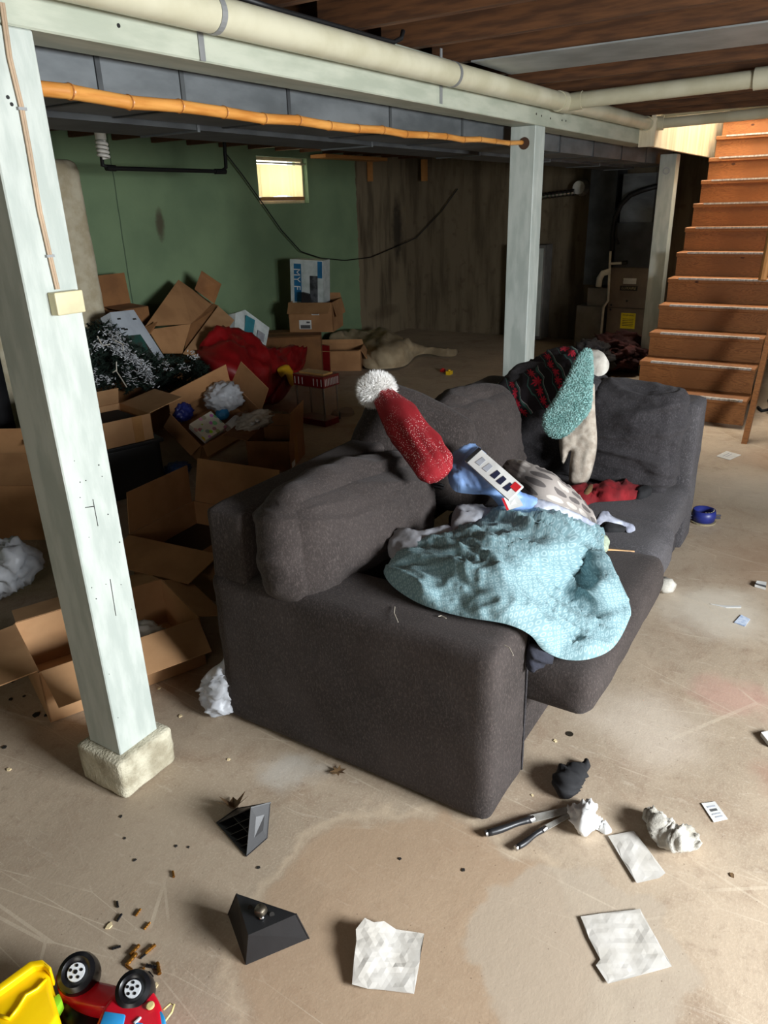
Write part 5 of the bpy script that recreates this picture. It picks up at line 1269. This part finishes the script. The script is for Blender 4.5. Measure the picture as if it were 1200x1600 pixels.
# ------------------------------------------------------------------ things on the open floor
def wedge(name, label, B, Tp, hollow):
    t = thing(name, label, 'furniture leg', B[1], 'black plastic furniture legs')
    cen = sum((Vector(v) for v in B + Tp), Vector((0, 0, 0))) / 6
    def shell(poly, nm):
        p = [Vector(v) for v in poly]; n = (p[1] - p[0]).cross(p[2] - p[0]).normalized()
        if n.dot(cen - p[0]) < 0: n = -n
        return MB().prism(p, n * .003).build(nm, 'black_plastic', t)
    for i in range(3): j = (i + 1) % 3; shell([B[i], B[j], Tp[j], Tp[i]], 'side_wall')
    shell(Tp, 'top_plate')
    dp = (sum(Tp, Vector((0, 0, 0))) - sum(B, Vector((0, 0, 0)))) / 3
    if hollow:
        cb = sum(B, Vector((0, 0, 0))) / 3; B = [cb + (v - cb) * .86 for v in B]
        for f in (.2, .4, .6, .8):
            a = B[0].lerp(B[1], f); c = B[0].lerp(B[1], f) + (B[2] - B[0]) * (1 - f) * .0 ; c = B[2].lerp(B[1], f)
            MB().prism([a + dp * .04, c + dp * .04, c + dp * .4, a + dp * .4], (B[1] - B[0]).normalized() * .002).build('rib', 'black_plastic', t)
        a, c = B[0].lerp(B[2], .45), B[1].lerp(B[2], .45)
        MB().prism([a + dp * .04, c + dp * .04, c + dp * .4, a + dp * .4], (B[2] - B[0]).normalized() * .002).build('rib', 'black_plastic', t)
    return t
B = [PZ(338, 1286, .002), PZ(385, 1339, .002), PZ(392, 1261, .10)]
Tq = [PZ(372, 1262, .004), PZ(418, 1310, .004), PZ(423, 1253, .085)]
wedge('furniture_leg', 'black plastic corner furniture leg tipped over with its hollow ribbed side showing', B, Tq, True)
B = [PZ(356, 1428, .002), PZ(384, 1508, .002), PZ(484, 1466, .002)]; Tq = [PZ(369, 1396, .075), PZ(388, 1461, .075), PZ(464, 1428, .075)]
t = wedge('furniture_leg', 'black plastic corner furniture leg standing upright with a bolt and felt pad', B, Tq, False)
c0 = PZ(408, 1428, .076); vs, fs = rbox((.026, .026, .022), r=.009, n=6, wr=.003, wsc=80); MB().add([T(c0 + Vector((0, 0, .011))) @ v for v in vs], fs).build('felt_pad', 'coin', t, smooth=True)
c0 = PZ(409, 1434, .076); MB().lathe([(.007, 0), (.007, .004), (.004, .007), (0, .007)], c0, 12).build('bolt', 'steel', t, smooth=True)
for q in ((391, 1418), (425, 1429)): MB().tube([PZ(*q, .0755), PZ(*q, .077)], .006, 10).build('screw_hole', 'chip_dark', t)

def knife(name, label, p0, p1, p2, r, bw):
    a, m_, e = PZ(*p0, .012), PZ(*p1, .012), PZ(*p2, .008)
    t = thing(name, label, 'knife', (a.x, a.y, 0), 'knives on the floor')
    d = (m_ - a); n = d.cross(Vector((0, 0, 1))).normalized()
    pts = [a.lerp(m_, s) + n * .0015 * math.sin(s * 6) for s in [i / 10 for i in range(11)]]
    b = MB().tube(pts, [r * (.95 + .1 * math.sin(i * .7)) for i in range(11)], 12)
    b.build('handle', 'black_plastic', t, smooth=True)
    dn = d.normalized(); MB().tube([a - dn * .006, a + dn * .001], r * .95, 12).build('butt_cap', 'steel', t); MB().tube([m_ - dn * .002, m_ + dn * .012], r * 1.02, 12).build('bolster', 'steel', t)
    d2 = (e - m_); n2 = d2.cross(Vector((0, 0, 1))).normalized()
    MB().prism([m_ + n2 * bw * .45, m_ - n2 * bw * .55, m_.lerp(e, .85) - n2 * bw * .45, e + n2 * bw * .4], (0, 0, .0018)).build('blade', 'blade', t)
knife('kitchen_knife', 'large kitchen knife with a black handle lying at the sofa corner', (761, 1302), (828, 1281), (905, 1262), .0095, .027)
knife('paring_knife', 'small knife with a curved black handle beside the large kitchen knife', (808, 1324), (848, 1297), (893, 1272), .0078, .017)

def floorcloth(name, label, cat, m, outl, zmax, ins, step=3, fold=.014, fsc=26, thick=.012, puff=.012, seed=0.0, group=None):
    cx = sum(p[0] for p in outl) / len(outl); cy = sum(p[1] for p in outl) / len(outl)
    ctrl = [(p[0], p[1], 'z', .006) for p in outl] + [(x, y, 'z', zmax) for x, y in ins]
    if cat == 'paper': return tag(drape(name, m, outl, ctrl, step=9, thick=.0015, fold=fold, fsc=fsc, puff=0, seed=seed, curve=False, smooth=False), label, cat, group)
    return tag(drape(name, m, outl, ctrl, step=step, thick=thick, fold=fold, fsc=fsc, puff=puff, seed=seed), label, cat, group)
floorcloth('black_sock', 'crumpled black sock on the floor before the sofa', 'sock', 'black_cloth', [(868, 1232), (870, 1218), (884, 1202), (905, 1199), (915, 1191), (923, 1197), (915, 1209), (907, 1217), (900, 1238), (890, 1248), (875, 1246)], .035, [(885, 1225), (900, 1212)], seed=31, puff=.018)
floorcloth('grey_sock', 'twisted grey sock lying beside the folded white paper', 'sock', 'grey_sock', [(1003, 1278), (1013, 1270), (1030, 1275), (1045, 1283), (1056, 1293), (1072, 1296), (1087, 1310), (1086, 1328), (1065, 1330), (1040, 1327), (1022, 1312), (1018, 1295)], .035, [(1030, 1290), (1050, 1310), (1065, 1315)], seed=32, fold=.02, puff=.012)
floorcloth('tissue', 'crumpled white tissue lying over the knife blades', 'tissue', 'tissue', [(885, 1263), (905, 1258), (918, 1253), (930, 1262), (931, 1275), (956, 1296), (946, 1304), (930, 1296), (916, 1307), (905, 1301), (897, 1284)], .045, [(915, 1270), (915, 1285)], seed=33, fold=.016, fsc=34, puff=.008)
floorcloth('folded_paper', 'narrow folded white paper sleeve on the floor beside the grey sock', 'paper', 'paper_grey', [(950, 1306), (960, 1304), (990, 1298), (1015, 1330), (1040, 1364), (1030, 1372), (995, 1380), (972, 1343)], .008, [(985, 1335)], fold=.002, puff=.005, thick=.006, seed=34)
floorcloth('paper_bag', 'large creased white paper bag lying flat on the floor', 'paper', 'paper_grey', [(907, 1432), (940, 1427), (1000, 1420), (1022, 1460), (1050, 1510), (1000, 1524), (950, 1537), (931, 1508), (938, 1499), (920, 1465)], .004, [(970, 1470), (990, 1490)], fold=.0025, fsc=12, puff=.002, thick=.004, seed=35, step=5)
o = drape('paper_sheet', 'paper_grey', [(550, 1538), (553, 1500), (557, 1470), (556, 1452), (570, 1434), (584, 1441), (600, 1439), (619, 1452), (663, 1459), (656, 1502), (647, 1553), (600, 1547), (575, 1545)],
          [(550, 1538, 'z', .012), (556, 1470, 'z', .03), (570, 1434, 'z', .035), (600, 1439, 'z', .018), (619, 1452, 'z', .006), (663, 1459, 'z', .004), (647, 1553, 'z', .004), (600, 1547, 'z', .006), (580, 1490, 'z', .022)], step=9, thick=.0015, fold=.004, fsc=14, puff=0, seed=36, curve=False, smooth=False)
tag(o, 'creased white paper sheet with one half lifted off the floor', 'paper')
def card(name, label, m, q, h=.002, cat='card', marks=None):
    t = thing(name, label, cat, PZ(*q[0]))
    P_ = [PZ(*p, .0015) for p in q]; MB().prism(P_, (0, 0, h)).build('sheet', m, t)
    for (u0, u1, v0, v1, mm) in (marks or ()):
        f = lambda u, v: P_[0].lerp(P_[1], u).lerp(P_[3].lerp(P_[2], u), v) + Vector((0, 0, h + .0003))
        MB().prism([f(u0, v0), f(u1, v0), f(u1, v1), f(u0, v1)], (0, 0, .0004)).build('print', mm, t)
    return t
card('small_card', 'small white printed card on the floor beyond the grey sock', 'paper_white', [(1096, 1256), (1117, 1253), (1137, 1280), (1115, 1285)], marks=((.2, .8, .2, .28, 'grey_lining'), (.25, .75, .38, .5, 'barcode'), (.2, .8, .62, .68, 'grey_lining'), (.3, .8, .78, .84, 'grey_lining')))
card('white_note', 'white paper note on the floor near the foot of the stairs', 'paper_white', [(1119, 713), (1135, 705), (1158, 711), (1140, 719)], marks=((.2, .8, .3, .36, 'grey_lining'), (.2, .8, .5, .56, 'grey_lining')))
card('blue_wrapper', 'torn pale blue wrapper on the bare floor right of the sofa', 'card_blue', [(1147, 973), (1158, 961), (1172, 968), (1164, 979)], cat='wrapper')
card('small_packet', 'tiny grey and white packet on the floor beyond the pale blue wrapper', 'paper_white', [(1179, 917), (1182, 911), (1197, 913), (1196, 922)], h=.012, cat='packet', marks=((0, .35, 0, 1, 'product_dark'),))
card('torn_strip', 'thin torn white paper strip on the floor', 'paper_white', [(1110, 944), (1135, 947), (1158, 947), (1158, 950), (1135, 950)], cat='paper')
card('white_box_lid', 'white card with a dark edge on the floor past the small printed card', 'paper_white', [(1188, 1150), (1206, 1146), (1214, 1170), (1202, 1168)], h=.015, cat='card')
floorcloth('crumpled_wrapper', 'crumpled grey and white wrapper under the sofa corner', 'wrapper', 'grey_sock', [(1029, 912), (1036, 906), (1048, 908), (1051, 916), (1045, 923), (1034, 922)], .05, [(1040, 914)], seed=38, puff=.02)
# blue open mouthed toy
P = PZ(1098, 815)
t = thing('toy_monster_cup', 'small round dark blue toy with an open toothed mouth beside the sofa', 'toy', P)
MB().lathe([(.035, 0), (.055, .01), (.062, .04), (.056, .07), (.05, .07), (.05, .03), (.0, .025)], P, 20).build('shell', 'toy_indigo', t, smooth=True)
MB().lathe([(.03, 0), (.064, .0), (.064, .008), (.03, .008)], P, 20).build('base_ring', 'beige_cloth', t)
for k in range(6):
    a = R(200 + k * 18); MB().lathe([(.006, 0), (.0, -.016)], P + Vector((.05 * math.cos(a), .05 * math.sin(a), .07)), 6).build('tooth', 'paper_white', t)
for sgn in (-1, 1):
    for dz in (.02, .035):
        q = P + RT * sgn * .06 + Vector((0, 0, dz)); MB().tube([q, q + RT * sgn * .03], .005, 6).build('spike', 'navy', t)
tag(MB().lathe([(.012, 0), (.012, .0015), (0, .0015)], PZ(890, 1147), 20).build('coin', 'coin'), 'dull coin lying on the floor under the sofa seat', 'coin')
o = drape('plastic_bag', 'plastic_bag', [(318, 1060), (330, 1045), (345, 1035), (352, 1025), (360, 1026), (360, 1040), (365, 1050), (366, 1105), (355, 1112), (338, 1120), (325, 1105), (317, 1085)],
          [(318, 1065, 'z', .10), (350, 1028, 'z', .22), (365, 1045, 'z', .16), (366, 1105, 'z', .03), (338, 1119, 'z', .005), (320, 1095, 'z', .03), (345, 1075, 'z', .12)], step=3, thick=.03, fold=.03, fsc=16, puff=.01, seed=39)
tag(o, 'white plastic carrier bag slumped against the side of the sofa', 'plastic bag')
mk = MB().prism([PZ(327, 1052, .16), PZ(335, 1046, .17), PZ(337, 1050, .165), PZ(329, 1056, .155)], (0, 0, .002)).build('red_mark', 'label_red', o) if False else None
# dry leaves
def leaf(label, c, s, a0, lift):
    P = PZ(*c, .006); b = MB(); lob = [(0, -.5), (.12, -.2), (.42, -.28), (.2, 0), (.48, .2), (.18, .2), (.1, .55), (0, .35), (-.1, .55), (-.18, .2), (-.48, .2), (-.2, 0), (-.42, -.28), (-.12, -.2)]
    top = [P + Vector(((x * math.cos(a0) - y * math.sin(a0)) * s, (x * math.sin(a0) + y * math.cos(a0)) * s, lift * (abs(x) + max(0, y)) * s)) for x, y in lob]
    b.v = [P] + top + [P - Vector((0, 0, .001))] + [p - Vector((0, 0, .001)) for p in top]; n = len(top)
    for i in range(n): j = (i + 1) % n; b.f += [(0, 1 + i, 1 + j), (n + 1, n + 2 + j, n + 2 + i), (1 + i, n + 2 + i, n + 2 + j, 1 + j)]
    tag(b.build('dry_leaf', 'leaf_brown'), label, 'leaf')
leaf('curled brown oak leaf behind the tipped over furniture leg', (366, 1262), .09, 2.4, .8)
leaf('flat brown oak leaf on the floor along the sofa side', (529, 1205), .05, 1.0, .15)
# small litter
def bit(px, py, m_, size, name, label, cat, group, long=False):
    p = PZ(px, py); a = random.random() * 6.3
    if long:
        d = Vector((math.cos(a), math.sin(a), 0)) * size; r = size * .32
        b = MB(); n = 7; b.tube([p - d + Vector((0, 0, r)) + d * (2 * i / n) for i in range(n + 1)], [r * (1 if i % 2 else .8) for i in range(n + 1)], 8)
    else:
        poly = [p + Vector((math.cos(a + k * 1.26) * size * random.uniform(.6, 1.1), math.sin(a + k * 1.26) * size * random.uniform(.5, .9), 0)) for k in range(5)]
        b = MB().prism(poly, (0, 0, size * .35))
    tag(b.build(name, m_), label, cat, group)
for (x, y, s) in ((5, 1035, .02), (43, 1050, .016), (53, 1055, .009), (20, 1065, .010), (17, 1093, .011), (38, 1088, .007), (57, 1118, .017), (73, 1118, .010), (107, 1104, .018), (0, 990, .02), (32, 1018, .009), (7, 1168, .010), (75, 1056, .006)):
    bit(x, y, 'chip_dark', s, 'dark_chip', 'dark flake of debris on the floor beyond the post with the concrete block', 'debris', 'dark flakes beyond the first post')
for (x, y, s) in ((189, 1276, .006), (195, 1310, .005), (211, 1344, .006), (275, 1322, .006), (294, 1324, .005), (625, 1342, .006), (724, 1359, .007), (404, 1356, .006)):
    bit(x, y, 'chip_dark', s, 'dark_crumb', 'tiny dark crumb on the open concrete floor', 'crumb', 'dark crumbs on the open floor')
for (x, y, s) in ((249, 1076, .009), (282, 1119, .009), (357, 1187, .007), (14, 1203, .01), (868, 1158, .008), (832, 1243, .006), (171, 1447, .010), (243, 1541, .008)):
    bit(x, y, 'chip_pale', s, 'pale_crumb', 'small pale crumb on the open concrete floor', 'crumb', 'pale crumbs on the open floor')
for (x, y, s) in ((216, 1427, .010), (230, 1448, .010), (211, 1486, .014), (235, 1485, .014), (206, 1501, .016), (202, 1513, .010), (220, 1518, .010), (248, 1515, .015), (271, 1367, .010)):
    bit(x, y, 'brass', s, 'brass_fitting', 'small brass threaded fitting scattered near the red toy truck', 'hardware', 'brass fittings near the toy truck', True)
for (x, y, s) in ((184, 1414, .009), (187, 1435, .010), (182, 1482, .010), (224, 1495, .008), (238, 1512, .014), (236, 1524, .009)):
    bit(x, y, 'toy_black', s, 'black_fitting', 'small black plastic fitting scattered among the brass fittings', 'hardware', 'black fittings near the toy truck', True)
bit(1144, 1368, 'leaf_brown', .008, 'brown_crumb', 'brown crumb on the floor right of the paper bag', 'crumb', None)

# ------------------------------------------------------------------ toy truck on its side
t = thing('toy_truck', 'red and yellow plastic toy dump truck lying on its side', 'toy truck', PZ(150, 1570))
def slab(name, m_, pts, zt, zb, bev=.012, seg=3, parent=None):
    top = [PZ(x, y, zt) for x, y in pts]; o = MB().prism(top, (0, 0, zb - zt)).build(name, m_, parent or t, bevel=bev, seg=seg)
    return autosmooth(o, 35)
slab('chassis', 'toy_red', [(84, 1522), (100, 1508), (125, 1512), (152, 1530), (180, 1536), (195, 1545), (178, 1566), (160, 1575), (112, 1566), (92, 1552)], .075, .03, .010)
slab('cab', 'toy_red', [(172, 1556), (188, 1538), (215, 1533), (238, 1542), (251, 1565), (257, 1600), (252, 1650), (138, 1650), (146, 1605), (158, 1575)], .115, .004, .022, 4)
slab('fender', 'toy_red', [(176, 1545), (195, 1528), (228, 1530), (242, 1548), (226, 1562), (190, 1562)], .085, .05, .014, 3)
slab('window', 'toy_blue', [(163, 1579), (196, 1584), (190, 1612), (152, 1610)], .1185, .10, .003, 2)
slab('side_window', 'toy_blue', [(207, 1602), (214, 1596), (224, 1598), (220, 1625), (205, 1625)], .118, .10, .002, 1)
slab('windscreen', 'toy_blue', [(245, 1582), (252, 1578), (258, 1590), (257, 1620), (246, 1615)], .112, .08, .003, 2)
c0 = PZ(235, 1572, .117); MB().lathe([(.0085, 0), (.0085, .003), (.006, .004), (0, .004)], c0, 16).build('headlight', 'toy_cream', t)
slab('door_trim', 'toy_white', [(208, 1597), (219, 1587), (221, 1589), (211, 1600)], .1185, .11, .001, 1)
slab('lime_hinge', 'toy_lime', [(66, 1580), (75, 1565), (92, 1550), (97, 1562), (86, 1580), (72, 1588)], .10, .07, .004, 2)
slab('dump_bed', 'toy_yellow', [(-40, 1570), (0, 1542), (48, 1506), (64, 1503), (76, 1512), (80, 1545), (92, 1585), (70, 1625), (20, 1680), (-60, 1680)], .125, .004, .014, 4)
slab('bed_rim', 'toy_yellow', [(-45, 1566), (0, 1535), (46, 1501), (66, 1498), (80, 1510), (78, 1518), (68, 1508), (52, 1510), (2, 1546), (-42, 1577)], .14, .09, .006, 3)
MB().tube([PZ(x, y, .128) for x, y in ((0, 1587), (15, 1592), (28, 1575), (40, 1555), (58, 1545), (72, 1530))], .004, 6).build('bed_rib', 'toy_yellow', t, smooth=True)
nz_ = (Vector((0, 0, 1)) * .92 - _f0 * .42 + _r0 * .02).normalized()
for (x, y, r_) in ((123, 1522, .043), (211, 1548, .039)):
    c0 = PZ(x, y, .088 if x < 200 else .112); Mw = nz_.to_track_quat('Z', 'Y').to_matrix()
    wh = autosmooth(MB().lathe([(r_ * .7, -.03), (r_ * .95, -.025), (r_, -.012), (r_, .006), (r_ * .92, .018), (r_ * .7, .022), (r_ * .5, .016), (0, .016)], c0, 32, Mw).build('wheel', 'toy_black', t), 50)
    MB().lathe([(r_ * .43, .0165), (r_ * .41, .021), (0, .0215)], c0, 24, Mw).build('hubcap', 'toy_white', wh)
    MB().lathe([(r_ * .1, .0216), (r_ * .1, .023), (0, .023)], c0, 12, Mw).build('hub_hole', 'toy_black', wh)
    for k in range(5):
        a = k * 1.2566 + .3; MB().lathe([(r_ * .075, .0212), (r_ * .075, .0228), (0, .0228)], c0 + Mw @ Vector((math.cos(a) * r_ * .28, math.sin(a) * r_ * .28, 0)), 10, Mw).build('hub_hole', 'toy_black', wh)
for (x, y) in ((128, 1585),):
    MB().lathe([(.035, -.02), (.046, -.012), (.046, .006), (.035, .016), (0, .016)], PZ(x, y, .03), 24, Matrix.Rotation(R(20), 3, 'X')).build('wheel', 'toy_black', t, smooth=True)
MB().tube([PZ(x, y, .09) for x, y in ((255, 1578), (266, 1568), (272, 1570), (268, 1582), (256, 1598))], .0025, 6).build('pull_loop', 'toy_cream', t, smooth=True)
